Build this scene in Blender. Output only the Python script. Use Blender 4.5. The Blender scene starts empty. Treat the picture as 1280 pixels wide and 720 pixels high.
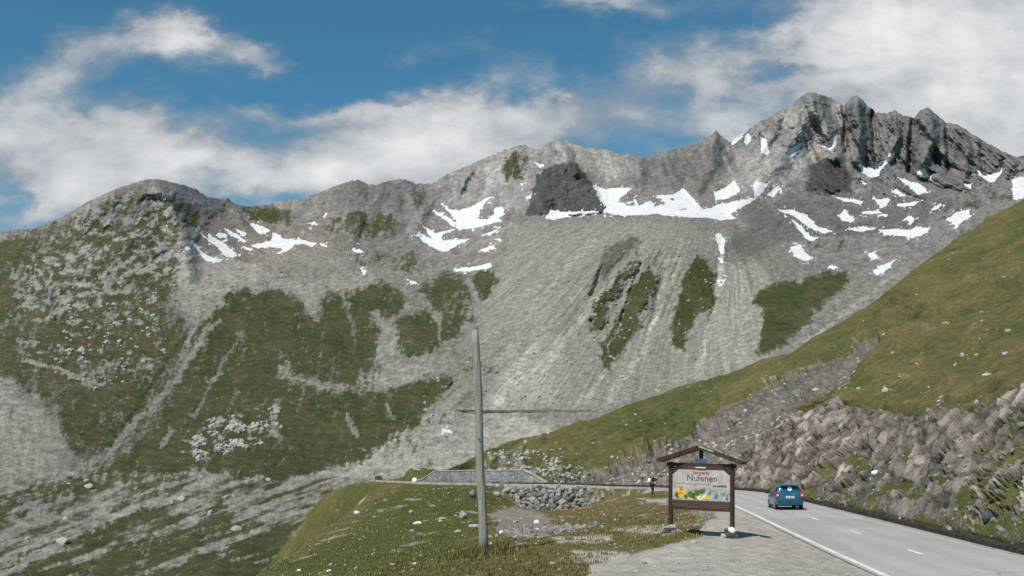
import bpy, bmesh, math, random
import numpy as np
from mathutils import Vector, Matrix
R = math.radians
rng = np.random.default_rng(7)
random.seed(7)
scene = bpy.context.scene
COL = scene.collection

# ------------------------------------------------------------------ camera
F, CX, CY, HY = 1400.0, 640.0, 360.0, 600.0
PITCH = math.atan((HY - CY) / F)
cam_d = bpy.data.cameras.new('camera'); cam = bpy.data.objects.new('camera', cam_d)
COL.objects.link(cam); cam.rotation_euler = (math.pi/2 + PITCH, 0, 0)
cam_d.sensor_width = 36; cam_d.lens = F/1280*36; cam_d.clip_end = 20000; cam_d.clip_start = .5
scene.camera = cam
cpt, spt = math.cos(PITCH), math.sin(PITCH)

def ray(px, py):
    """direction with forward (Y) component 1 for a point of the survey photograph"""
    xc = (np.asarray(px, float)-CX)/F; yc = (CY-np.asarray(py, float))/F
    y = cpt - yc*spt; z = spt + yc*cpt
    return xc/y, z/y
def at(px, py, Y):
    Y = float(Y)
    a, b = ray(px, py); return Vector((float(a)*Y, Y, float(b)*Y))
def proj(X, Y, Z):
    d = Y*cpt + Z*spt; u = -Y*spt + Z*cpt
    return CX + F*X/d, CY - F*u/d

# ------------------------------------------------------------------ numpy noise
_perm = rng.permutation(256); _perm = np.concatenate([_perm, _perm, _perm])
_g = rng.normal(size=(256, 3)); _g /= np.linalg.norm(_g, axis=1)[:, None]
from concurrent.futures import ThreadPoolExecutor
_pool = ThreadPoolExecutor(4)
_g = _g.astype(np.float32)
def perlin(x, y, z):
    x, y, z = np.broadcast_arrays(np.asarray(x, np.float32), np.asarray(y, np.float32), np.asarray(z, np.float32))
    if x.size < 20000: return _perlin(x, y, z)
    sh = x.shape; a = [np.array_split(np.ravel(q), 8) for q in (x, y, z)]
    return np.concatenate(list(_pool.map(lambda i: _perlin(a[0][i], a[1][i], a[2][i]), range(8)))).reshape(sh).astype(float)
def _perlin(x, y, z):
    xi = np.floor(x).astype(np.int64); yi = np.floor(y).astype(np.int64); zi = np.floor(z).astype(np.int64)
    xf, yf, zf = x-xi, y-yi, z-zi
    f = lambda t: t*t*t*(t*(t*6-15)+10)
    u, v, w = f(xf), f(yf), f(zf)
    xi &= 255; yi &= 255; zi &= 255
    def gr(dx, dy, dz):
        h = _perm[_perm[_perm[(xi+dx) & 255] + ((yi+dy) & 255)] + ((zi+dz) & 255)]
        gg = _g[h]
        return gg[..., 0]*(xf-dx) + gg[..., 1]*(yf-dy) + gg[..., 2]*(zf-dz)
    L = lambda a, b, t: a + (b-a)*t
    return 1.6*L(L(L(gr(0,0,0), gr(1,0,0), u), L(gr(0,1,0), gr(1,1,0), u), v),
             L(L(gr(0,0,1), gr(1,0,1), u), L(gr(0,1,1), gr(1,1,1), u), v), w)
def fbm(x, y, z, o=4, gain=.5, ridge=False):
    s, a, t = 0, 1.0, 0
    for i in range(o):
        n = perlin(x+17.3*i, y+5.1*i, z+9.7*i)
        if ridge: n = 1-2*np.abs(n)
        s = s + a*n; t += a; a *= gain; x, y, z = x*2.03, y*2.03, z*2.03
    return s/t
def cells(x, y, z):
    """cellular noise: nearest distance, gap to the second, random number of the cell"""
    xi, yi, zi = np.floor(x).astype(np.int64), np.floor(y).astype(np.int64), np.floor(z).astype(np.int64)
    f1 = np.full(x.shape, 9.0); f2 = f1.copy(); idr = np.zeros(x.shape); 
    tilt = np.zeros(x.shape)
    for dx in (-1, 0, 1):
        for dy in (-1, 0, 1):
            for dz in (-1, 0, 1):
                h = _perm[_perm[_perm[(xi+dx) & 255] + ((yi+dy) & 255)] + ((zi+dz) & 255)]
                o = _g[h]*.45+.5
                rx, ry, rz = x-xi-dx-o[..., 0], y-yi-dy-o[..., 1], z-zi-dz-o[..., 2]
                d = np.sqrt(rx**2+ry**2+rz**2)
                m = d < f1
                f2 = np.where(m, f1, np.minimum(f2, d))
                g2 = _g[(h*7+3) & 255]
                tilt = np.where(m, rx*g2[..., 0]+ry*g2[..., 1]+rz*g2[..., 2], tilt)
                idr = np.where(m, h/255.0, idr); f1 = np.where(m, d, f1)
    return f1, f2-f1, idr, tilt
def sstep(a, b, x):
    t = np.clip((x-a)/(b-a), 0, 1); return t*t*(3-2*t)

# ------------------------------------------------------------------ outlines -> surface cover
def _segd(X, Y, ax, ay, bx, by):
    vx, vy = bx-ax, by-ay; L = vx*vx+vy*vy+1e-9
    t = np.clip(((X-ax)*vx+(Y-ay)*vy)/L, 0, 1)
    return np.hypot(X-ax-t*vx, Y-ay-t*vy)
def region(X, Y, poly, soft=3.0):
    """0..1: inside an outlined area, with a soft rim"""
    out = np.zeros(X.shape); p = np.array(poly, float); m = soft*2+1
    sel = (X > p[:, 0].min()-m) & (X < p[:, 0].max()+m) & (Y > p[:, 1].min()-m) & (Y < p[:, 1].max()+m)
    if not sel.any(): return out
    x, y = X[sel], Y[sel]; d = np.full(x.shape, 1e9); ins = np.zeros(x.shape, bool)
    n = len(p)
    for i in range(n):
        ax, ay = p[i]; bx, by = p[(i+1) % n]
        d = np.minimum(d, _segd(x, y, ax, ay, bx, by))
        c = ((ay > y) != (by > y)) & (x < (bx-ax)*(y-ay)/(by-ay+1e-12)+ax)
        ins ^= c
    d = np.where(ins, d, -d)
    out[sel] = sstep(-soft, soft, d)
    return out
def stroke(X, Y, pts, w, soft=None):
    d = np.full(X.shape, 1e9)
    p = np.array(pts, float); m = w*3+3
    sel = (X > p[:, 0].min()-m) & (X < p[:, 0].max()+m) & (Y > p[:, 1].min()-m) & (Y < p[:, 1].max()+m)
    out = np.zeros(X.shape)
    if not sel.any(): return out
    x, y = X[sel], Y[sel]; dd = np.full(x.shape, 1e9)
    for (ax, ay), (bx, by) in zip(pts[:-1], pts[1:]): dd = np.minimum(dd, _segd(x, y, ax, ay, bx, by))
    out[sel] = np.clip(1-dd/w, 0, 1)
    return out
def tps(ctrl, sx, sy, smooth=1e-4):
    c = np.array(ctrl, float); P = np.c_[c[:, 0]/sx, c[:, 1]/sy]; v = c[:, 2]; n = len(P)
    def U(r2): return .5*r2*np.log(r2+1e-12)
    K = U(((P[:, None]-P[None])**2).sum(-1)) + np.eye(n)*smooth
    A = np.zeros((n+3, n+3)); A[:n, :n] = K; A[:n, n] = 1; A[:n, n+1:] = P; A[n, :n] = 1; A[n+1:, :n] = P.T
    w = np.linalg.solve(A, np.r_[v, 0, 0, 0])
    def ev(x, y):
        sh = np.shape(x); q = np.c_[np.ravel(x)/sx, np.ravel(y)/sy]; o = np.empty(len(q))
        for s in range(0, len(q), 60000):
            b = q[s:s+60000]; r2 = ((b[:, None]-P[None])**2).sum(-1)
            o[s:s+60000] = U(r2) @ w[:n] + w[n] + b @ w[n+1:]
        return o.reshape(sh)
    return ev

# ------------------------------------------------------------------ mesh helpers
def grid_mesh(name, V, attrs, mat, kind='structure', smooth=True):
    nr, nc = V.shape[:2]; me = bpy.data.meshes.new(name)
    idx = np.arange(nr*nc).reshape(nr, nc)
    q = np.stack([idx[:-1, :-1], idx[:-1, 1:], idx[1:, 1:], idx[1:, :-1]], -1).reshape(-1, 4)
    me.vertices.add(nr*nc); me.vertices.foreach_set('co', V.reshape(-1).astype(np.float32))
    me.loops.add(q.size); me.loops.foreach_set('vertex_index', q.reshape(-1).astype(np.int32))
    me.polygons.add(len(q)); me.polygons.foreach_set('loop_start', np.arange(0, q.size, 4, dtype=np.int32))
    me.polygons.foreach_set('loop_total', np.full(len(q), 4, dtype=np.int32))
    me.update(calc_edges=True)
    me.polygons.foreach_set('use_smooth', np.full(len(q), smooth))
    for k, a in attrs.items():
        at_ = me.attributes.new(k, 'FLOAT_COLOR', 'POINT')
        at_.data.foreach_set('color', np.concatenate([a, np.ones(a.shape[:-1]+(1,))], -1).reshape(-1).astype(np.float32))
    me.materials.append(mat)
    o = bpy.data.objects.new(name, me); COL.objects.link(o)
    if kind: o['kind'] = kind
    return o
class MB:
    """collects shapes for ONE mesh object"""
    def __init__(s): s.v, s.f = [], []
    def add(s, vs, fs):
        b = len(s.v); s.v += [tuple(v) for v in vs]; s.f += [tuple(b+i for i in f) for f in fs]; return s
    def box(s, c, d, rot=None):
        c = Vector(c); h = Vector(d)/2
        vs = [Vector((x*h.x, y*h.y, z*h.z)) for x in (-1, 1) for y in (-1, 1) for z in (-1, 1)]
        if rot is not None: vs = [rot @ v for v in vs]
        return s.add([c+v for v in vs], [(0,1,3,2),(4,6,7,5),(0,4,5,1),(2,3,7,6),(0,2,6,4),(1,5,7,3)])
    def beam(s, a, b, w, h, up=(0,0,1)):
        a, b = Vector(a), Vector(b); d = (b-a); L = d.length; d.normalize()
        x = d.cross(Vector(up)).normalized(); z = x.cross(d)
        return s.box((a+b)/2, (w, L, h), Matrix((x, d, z)).transposed())
    def tube(s, pts, rad, n=12, cap=True):
        pts = [Vector(p) for p in pts]; rad = rad if hasattr(rad, '__len__') else [rad]*len(pts); vs = []; fs = []
        for i, p in enumerate(pts):
            d = (pts[min(i+1, len(pts)-1)]-pts[max(i-1, 0)]).normalized()
            x = d.cross(Vector((.01, .99, .02))).normalized() if abs(d.y) < .95 else d.cross(Vector((0, 0, 1))).normalized()
            y = d.cross(x)
            for k in range(n):
                a = 2*math.pi*k/n; vs.append(p + (x*math.cos(a)+y*math.sin(a))*rad[i])
        for i in range(len(pts)-1):
            for k in range(n): fs.append((i*n+k, i*n+(k+1) % n, (i+1)*n+(k+1) % n, (i+1)*n+k))
        if cap: fs += [tuple(range(n))[::-1], tuple(range((len(pts)-1)*n, len(pts)*n))]
        return s.add(vs, fs)
    def poly(s, pts): return s.add(pts, [tuple(range(len(pts)))])
    def build(s, name, mat, parent=None, smooth=False, bevel=0):
        me = bpy.data.meshes.new(name); me.from_pydata(s.v, [], s.f); me.update()
        bm = bmesh.new(); bm.from_mesh(me)
        bmesh.ops.recalc_face_normals(bm, faces=bm.faces)
        if bevel: bmesh.ops.bevel(bm, geom=list(bm.edges), offset=bevel, segments=2, affect='EDGES', profile=.6)
        bm.to_mesh(me); bm.free()
        if smooth: me.polygons.foreach_set('use_smooth', [True]*len(me.polygons))
        me.materials.append(mat)
        o = bpy.data.objects.new(name, me); COL.objects.link(o)
        if parent: o.parent = parent
        return o
def tag(o, label, cat, group=None, kind=None):
    o['label'] = label; o['category'] = cat
    if group: o['group'] = group
    if kind: o['kind'] = kind
    return o
def empty(name, loc, rot=(0, 0, 0)):
    o = bpy.data.objects.new(name, None); COL.objects.link(o); o.location = loc; o.rotation_euler = rot; o.empty_display_size = .3
    return o

# ------------------------------------------------------------------ materials
class NT:
    def __init__(s, m):
        s.t = m.node_tree; s.t.nodes.clear()
    def n(s, typ, inp=None, **kw):
        nd = s.t.nodes.new(typ)
        for k, v in kw.items(): setattr(nd, k, v)
        for k, v in (inp or {}).items():
            if isinstance(v, bpy.types.NodeSocket): s.t.links.new(v, nd.inputs[k])
            else: nd.inputs[k].default_value = v
        return nd
    def math(s, op, a, b=0.0, c=0.0, clamp=False):
        return s.n('ShaderNodeMath', {0: a, 1: b, 2: c}, operation=op, use_clamp=clamp).outputs[0]
    def mix(s, f, a, b, blend='MIX'):
        def c(v): return v if isinstance(v, bpy.types.NodeSocket) else (tuple(v)+(1,))[:4]
        nd = s.n('ShaderNodeMix', data_type='RGBA', blend_type=blend)
        for i, v in ((0, f), (6, c(a)), (7, c(b))):
            if isinstance(v, bpy.types.NodeSocket): s.t.links.new(v, nd.inputs[i])
            else: nd.inputs[i].default_value = v
        return nd.outputs[2]
    def noise(s, co, scale, detail=4, rough=.55, dist=0):
        return s.n('ShaderNodeTexNoise', {'Vector': co, 'Scale': scale, 'Detail': detail, 'Roughness': rough, 'Distortion': dist}).outputs[0]
    def rng(s, v, a, b, c=0.0, d=1.0, smooth=False):
        return s.n('ShaderNodeMapRange', {0: v, 1: a, 2: b, 3: c, 4: d}, interpolation_type='SMOOTHSTEP' if smooth else 'LINEAR').outputs[0]
def new_mat(name):
    m = bpy.data.materials.new(name); m.use_nodes = True; return m, NT(m)
def simple(name, col, rough=.8, spec=.3, metal=0, var=.25, scale=6.0, bump=0, bscale=30, col2=None, stretch=None):
    m, t = new_mat(name); co = t.n('ShaderNodeTexCoord').outputs['Object']
    if stretch: co = t.n('ShaderNodeVectorMath', {0: co, 1: stretch}, operation='MULTIPLY').outputs[0]
    n1 = t.noise(co, scale, 6, .6)
    c2 = col2 or tuple(c*(1-var) for c in col)
    colr = t.mix(t.rng(n1, .35, .65), c2, tuple(min(1, c*(1+var*.5)) for c in col))
    b = t.n('ShaderNodeBsdfPrincipled', {'Base Color': colr, 'Roughness': rough, 'Metallic': metal, 'Specular IOR Level': spec})
    if bump:
        bp = t.n('ShaderNodeBump', {'Height': t.noise(co, bscale, 5, .6), 'Strength': bump, 'Distance': .02}); t.t.links.new(bp.outputs[0], b.inputs['Normal'])
    t.t.links.new(b.outputs[0], t.n('ShaderNodeOutputMaterial').inputs[0]); return m

def terrain_mat(name, s, green, dry, bump=.3, bdist=1.0):
    """cover attribute: grass, snow, albedo; tint attribute: warmth, dryness, greenish lichen"""
    m, t = new_mat(name); co = t.n('ShaderNodeTexCoord').outputs['Object']
    cv = t.n('ShaderNodeSeparateColor', {0: t.n('ShaderNodeAttribute', attribute_name='cover').outputs[0]}).outputs
    tn = t.n('ShaderNodeSeparateColor', {0: t.n('ShaderNodeAttribute', attribute_name='tint').outputs[0]}).outputs
    n1 = t.noise(co, 1/(8*s), 6, .65); n2 = t.noise(co, 1/(1.6*s), 5, .7); n3 = t.noise(co, 1/(40*s), 4, .55)
    mod = t.math('MULTIPLY', t.rng(n1, .3, .7, .72, 1.28), t.rng(n2, .3, .7, .72, 1.28))
    g = t.math('MULTIPLY', cv[2], mod)
    cool = t.n('ShaderNodeCombineColor', {0: t.math('MULTIPLY', g, 1.0), 1: t.math('MULTIPLY', g, .98), 2: t.math('MULTIPLY', g, .96)}).outputs[0]
    warm = t.n('ShaderNodeCombineColor', {0: t.math('MULTIPLY', g, 1.13), 1: t.math('MULTIPLY', g, .97), 2: t.math('MULTIPLY', g, .82)}).outputs[0]
    lich = t.n('ShaderNodeCombineColor', {0: t.math('MULTIPLY', g, .97), 1: t.math('MULTIPLY', g, .965), 2: t.math('MULTIPLY', g, .80)}).outputs[0]
    rock = t.mix(tn[0], cool, warm); rock = t.mix(tn[2], rock, lich)
    gr = t.mix(t.math('ADD', tn[1], t.rng(n3, .3, .7, -.35, .35), clamp=True), green, dry)
    gmod = t.math('MULTIPLY', t.rng(n1, .3, .7, .65, 1.35), t.rng(n2, .3, .7, .68, 1.32))
    gr = t.mix(1.0, gr, t.n('ShaderNodeCombineColor', {0: gmod, 1: gmod, 2: gmod}).outputs[0], 'MULTIPLY')
    gf = t.rng(t.math('ADD', cv[0], t.rng(n2, .3, .7, -.14, .14)), .26, .70, smooth=True)
    c = t.mix(gf, rock, gr)
    sn = t.mix(t.rng(n1, .35, .7), (.74, .75, .77), (.50, .50, .50))
    c = t.mix(t.rng(t.math('ADD', cv[1], t.rng(n1, .3, .7, -.2, .2)), .35, .65, smooth=True), c, sn)
    b = t.n('ShaderNodeBsdfPrincipled', {'Base Color': c, 'Roughness': .95, 'Specular IOR Level': .1})
    h = t.math('MULTIPLY', t.math('ADD', n2, t.math('MULTIPLY', n1, .8)), t.rng(cv[1], .4, .6, 1, 0))
    bp = t.n('ShaderNodeBump', {'Height': h, 'Strength': bump, 'Distance': bdist}); t.t.links.new(bp.outputs[0], b.inputs['Normal'])
    t.t.links.new(b.outputs[0], t.n('ShaderNodeOutputMaterial').inputs[0]); return m

# ------------------------------------------------------------------ world, sun
SUN_AZ, SUN_EL = R(180+36), R(52)       # from behind the camera's left shoulder
sdir = Vector((math.sin(SUN_AZ)*math.cos(SUN_EL), math.cos(SUN_AZ)*math.cos(SUN_EL), math.sin(SUN_EL)))
sl = bpy.data.lights.new('sun', 'SUN'); sl.energy = 3.9; sl.angle = R(.53); sl.color = (1, .93, .84)
so = bpy.data.objects.new('sun', sl); COL.objects.link(so); so.rotation_euler = sdir.to_track_quat('Z', 'Y').to_euler(); so.location = (-60, -80, 150)

world = bpy.data.worlds.new('World'); scene.world = world; world.use_nodes = True
def build_world():
    t = NT(world)
    sky = t.n('ShaderNodeTexSky', sky_type='NISHITA', sun_disc=False, sun_elevation=SUN_EL, sun_rotation=SUN_AZ, altitude=2400, air_density=1.0, dust_density=.3, ozone_density=3.0)
    d = t.n('ShaderNodeTexCoord').outputs['Generated']
    xyz = t.n('ShaderNodeSeparateXYZ', {0: d}).outputs
    yy = t.math('MAXIMUM', t.math('ABSOLUTE', xyz[1]), .05)
    u = t.math('DIVIDE', xyz[0], yy); v = t.math('DIVIDE', xyz[2], yy)
    uvw = t.n('ShaderNodeCombineXYZ', {0: u, 1: t.math('MULTIPLY', v, 1.7), 2: xyz[1]}).outputs[0]
    wn = t.noise(uvw, 3.0, 5, .55)
    wr = t.n('ShaderNodeTexNoise', {'Vector': uvw, 'Scale': 5.0, 'Detail': 8.0, 'Roughness': .62})
    off = t.n('ShaderNodeVectorMath', {0: t.n('ShaderNodeVectorMath', {0: wr.outputs['Color'], 1: (.5, .5, .5)}, operation='SUBTRACT').outputs[0], 1: (.26, .15, 0)}, operation='MULTIPLY').outputs[0]
    uv2 = t.n('ShaderNodeVectorMath', {0: t.n('ShaderNodeCombineXYZ', {0: u, 1: v, 2: 0.0}).outputs[0], 1: off}, operation='ADD').outputs[0]
    q = t.n('ShaderNodeSeparateXYZ', {0: uv2}).outputs
    def blob(px, py, rx, ry, w):
        a, b = ray(px, py)
        du = t.math('MULTIPLY', t.math('SUBTRACT', q[0], float(a)), F/rx); dv = t.math('MULTIPLY', t.math('SUBTRACT', q[1], float(b)), F/ry)
        r2 = t.math('ADD', t.math('MULTIPLY', du, du), t.math('MULTIPLY', dv, dv))
        return t.math('MULTIPLY', t.math('EXPONENT', t.math('MULTIPLY', r2, -1.0)), w)
    BL = [(640,225,1000,60,.24),(250,225,260,50,.10),(1240,60,230,190,1.2),(1120,210,300,60,.9),(1060,60,170,60,.55),(880,100,170,40,.62),(830,150,120,35,.35),(900,190,90,22,.5),(770,0,110,22,.62),
          (60,170,130,55,.58),(20,120,60,60,.35),(130,190,120,55,.5),(60,250,170,42,.5),(200,50,75,34,.95),(255,50,50,18,.3),(110,85,100,30,.45),(330,62,38,22,.55),(235,190,60,48,.62),
          (300,132,60,14,.35),(400,140,80,18,.45),(440,190,150,48,.68),(540,175,100,35,.4),(650,165,110,38,.65),(740,140,70,40,.3),(500,65,40,16,.3),(600,60,50,25,.25),
          (360,225,110,25,.4),(960,20,80,25,-.3),(900,120,60,10,-.15),(1000,85,70,10,-.45),(850,180,60,14,-.4),(265,222,34,14,-.35),(30,238,34,16,-.45),(720,95,110,40,-.25)]
    s = None
    for b in BL:
        x = blob(*b); s = x if s is None else t.math('ADD', s, x)
    n4 = t.noise(uvw, 9.0, 7, .6)
    den = t.math('ADD', s, t.math('ADD', t.rng(wn, .25, .75, -.28, .34), t.rng(n4, .3, .7, -.26, .26)))
    dens = t.rng(den, .14, .92, 0, .95, True)
    bright = t.rng(den, .45, 1.75, .0, 1.0)
    br2 = t.math('ADD', bright, t.rng(n4, .3, .7, -.2, .2), clamp=True)
    cc = t.mix(br2, (3.0, 3.25, 3.5), (8.0, 8.0, 8.0))
    skyc = t.mix(1.0, sky.outputs[0], (.52, 1.0, .93), 'MULTIPLY')
    fin = t.mix(dens, skyc, cc)
    bg = t.n('ShaderNodeBackground', {0: fin, 1: .1})
    t.t.links.new(bg.outputs[0], t.n('ShaderNodeOutputWorld').inputs[0])
build_world()
vs = scene.view_settings; vs.view_transform = 'Standard'; vs.look = 'None'; vs.gamma = 1; vs.exposure = 0.22; vs.use_curve_mapping = False
scene.cycles.max_bounces = 5; scene.cycles.use_denoising = False

# ================================================================== MASSIF
SKY = [(-300,350),(-200,330),(-100,310),(0,291),(20,287),(40,287),(80,270),(110,252),(150,234),(180,225),(195,223),(208,226),(225,230),(245,236),(258,246),(275,249),(285,247),(292,254),(310,258),(335,256),(355,250),(375,250),(400,241),(425,230),(440,226),(450,225),(460,231),(470,231),(490,226),(505,224),(520,230),(540,230),(560,217),(590,205),(625,190),(640,184),(655,181),(668,187),(680,184),(695,174),(708,176),(718,181),(735,184),(760,187),(775,193),(790,192),(805,198),(830,190),(855,184),(875,177),(886,170),(895,164),(903,171),(912,178),(930,166),(950,152),(975,140),(990,131),(1000,121),(1010,116),(1018,116),(1030,119),(1045,126),(1055,132),(1060,125),(1066,121),(1071,120),(1077,124),(1086,134),(1095,140),(1108,142),(1118,138),(1130,145),(1143,147),(1150,138),(1160,134),(1170,143),(1182,154),(1200,156),(1215,167),(1235,180),(1255,190),(1270,196),(1285,194),(1350,215),(1450,245),(1600,280)]
DEP = [(-300,760,380),(0,800,370),(300,780,400),(500,720,480),(640,680,600),(900,660,700),(1280,640,700),(1600,640,700),
 (-300,350,1350),(-300,560,650),(0,640,520),(0,500,750),(0,400,1000),(0,291,1450),(100,620,580),(100,450,900),(120,350,1200),(190,223,1550),
 (230,360,1230),(230,480,900),(230,590,660),(280,357,1260),(300,322,1480),(350,300,1600),(330,257,1850),(350,480,900),(350,590,690),(300,400,1120),
 (450,226,1850),(450,290,1620),(450,345,1370),(450,450,1000),(450,550,780),(420,600,700),(540,230,1900),(580,270,1720),(540,312,1500),(580,340,1370),(590,205,1950),
 (560,480,900),(520,560,760),(600,520,870),(600,440,1010),(640,350,1200),(660,277,1430),(690,175,1950),(700,262,1560),(760,210,1830),
 (780,277,1330),(780,400,1090),(740,500,900),(860,277,1340),(880,400,1090),(870,480,930),(760,248,1650),(860,250,1600),(830,190,1940),(895,165,2000),
 (920,255,1600),(1000,250,1750),(1015,117,2230),(1015,200,2030),(1160,134,2230),(1140,235,1980),(1270,196,2150),(1270,245,1900),(1200,290,1500),(1100,300,1450),(1000,310,1350),
 (1000,400,1060),(1080,340,1250),(1000,480,880),(1600,280,2100),(1600,400,1400),(640,600,720),(560,600,700)]
GRASS = [
 ([(-320,330),(0,298),(90,270),(140,246),(180,236),(212,255),(228,290),(236,330),(222,350),(214,372),(236,395),(238,440),(215,500),(170,560),(120,590),(78,560),(70,520),(20,480),(0,470),(-320,470)], .74, 5),
 ([(285,358),(330,355),(365,362),(380,382),(397,397),(400,362),(440,360),(470,352),(500,358),(512,372),(492,395),(478,412),(492,440),(478,468),(520,458),(540,462),(560,468),(567,480),(550,500),(520,530),(480,560),(445,580),(400,592),(330,602),(250,590),(170,597),(120,592),(150,565),(200,515),(232,450),(240,400),(270,385)], .84, 4),
 ([(545,342),(560,338),(580,350),(594,372),(590,400),(560,432),(530,447),(500,442),(490,420),(505,395),(530,380),(520,360)], .8, 4),
 ([(595,343),(610,336),(620,345),(615,365),(603,378),(594,365)], .9, 2),
 ([(798,314),(785,330),(770,345),(755,365),(743,390),(737,420),(748,412),(762,380),(785,345),(797,325)], .85, 2.5),
 ([(795,345),(812,330),(821,345),(815,365),(803,385),(799,410),(790,425),(780,440),(765,458),(752,463),(749,440),(760,415),(775,390),(785,365)], .9, 2.5),
 ([(870,320),(885,325),(894,345),(891,370),(882,390),(868,400),(858,420),(853,440),(842,430),(836,410),(845,385),(850,360),(858,335)], .92, 2.5),
 ([(948,365),(975,350),(1000,350),(1030,338),(1060,335),(1063,350),(1045,370),(1020,392),(1000,412),(985,432),(960,444),(946,442),(950,400)], .82, 4),
 ([(300,258),(330,260),(368,268),(362,281),(310,274)], .85, 3), ([(213,250),(240,255),(258,268),(240,285),(225,275)], .8, 3),
 ([(432,272),(450,262),(490,268),(502,290),(470,302),(430,296),(402,290),(410,276)], .66, 4), ([(500,222),(515,228),(530,250),(520,258),(505,240)], .6, 3),
 ([(627,197),(650,192),(668,203),(650,220),(630,227)], .75, 3), ([(500,310),(518,315),(522,340),(505,345)], .62, 3), ([(436,312),(500,316),(500,330),(440,332)], .52, 5),
 ([(1170,250),(1230,230),(1260,225),(1268,245),(1200,272),(1180,278)], .55, 6), ([(1140,340),(1200,290),(1250,262),(1260,275),(1150,360)], .55, 5), ([(1010,300),(1060,297),(1090,305),(1060,318),(1015,312)], .45, 6),
 ([(-300,600),(0,625),(60,600),(130,585),(230,590),(330,600),(300,612),(240,600),(210,615),(150,608),(80,628),(0,655),(-300,690)], .62, 4),
 ([(-300,700),(0,705),(90,655),(170,625),(215,640),(300,642),(380,655),(420,650),(480,610),(560,640),(400,760),(0,830),(-300,830)], .66, 5),
 ([(0,490),(14,500),(20,530),(0,545)], .7, 3), ([(565,445),(585,440),(620,455),(610,470),(580,470)], .48, 4), ([(470,520),(560,505),(590,520),(560,550),(480,580)], .40, 6)]
SCREE = [ # pale debris lying over the grass
 ([(462,388),(475,393),(494,415),(494,440),(480,458),(466,452),(474,430),(468,410)], 2), ([(448,480),(470,464),(520,454),(560,449),(545,466),(500,486),(460,492)], 3),
 ([(-300,470),(0,475),(40,508),(78,545),(72,582),(0,628),(-300,650)], 3), ([(205,612),(260,592),(330,606),(420,588),(540,596),(450,622),(380,650),(300,640),(240,642)], 4), ([(0,655),(80,628),(168,612),(176,622),(90,655),(0,700)], 4),
 ([(215,372),(238,338),(262,330),(300,345),(400,352),(470,350),(460,362),(400,365),(395,395),(375,372),(330,357),(285,358),(262,385),(245,400),(232,385)], 3),
 ([(345,455),(365,450),(362,470),(348,472)], 3), ([(360,470),(440,480),(455,490),(400,488),(365,482)], 3)]
STREAK = [([(400,592),(440,592),(470,597),(500,603)],2.5,.95), ([(270,400),(215,480),(165,535),(120,580)],3,.55), ([(262,400),(240,440),(210,480)],2,.5), ([(300,420),(262,480),(240,520)],2.5,.45), ([(430,365),(440,400),(445,430)],2.5,.4),
 ([(250,380),(240,415),(225,450)],2,.7), ([(432,520),(445,545)],2,.9), ([(478,505),(492,525)],1.5,.6), ([(30,450),(60,458),(95,470),(130,482)],2,.9), ([(200,560),(215,540)],3,.6), ([(0,720),(60,690),(120,650),(200,622)],4,.8), ([(350,560),(340,520),(350,500)],2,.35),
 ([(100,700),(180,665),(260,650)],4,.5), ([(200,710),(280,675),(340,655)],4,.45), ([(390,372),(398,400)],3,.8), ([(530,372),(548,395),(552,420)],2.5,.6), ([(800,335),(775,400),(758,450)],1.2,.8)]
PALE = [([(400,592),(440,592),(470,597),(500,603)],3,.14), ([(805,322),(760,360),(700,430),(655,470),(620,505)],7,.11), ([(690,390),(655,450),(618,508)],8,.08), ([(806,385),(772,440),(742,490),(716,506)],4.5,.15), ([(818,395),(802,440),(775,480),(762,500)],6,.13), ([(902,330),(893,380),(882,430),(868,470)],6,.13), ([(740,300),(690,360),(640,430)],5,.07),
 ([(830,340),(822,390),(800,450)],5,.09),([(850,300),(840,360)],5,.05),([(925,320),(930,380),(925,450)],6,.06), ([(1115,345),(1060,390),(1005,430),(985,445)],4,.12), ([(905,290),(900,350)],4,.08), ([(610,300),(640,280)],4,.05)]
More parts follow.
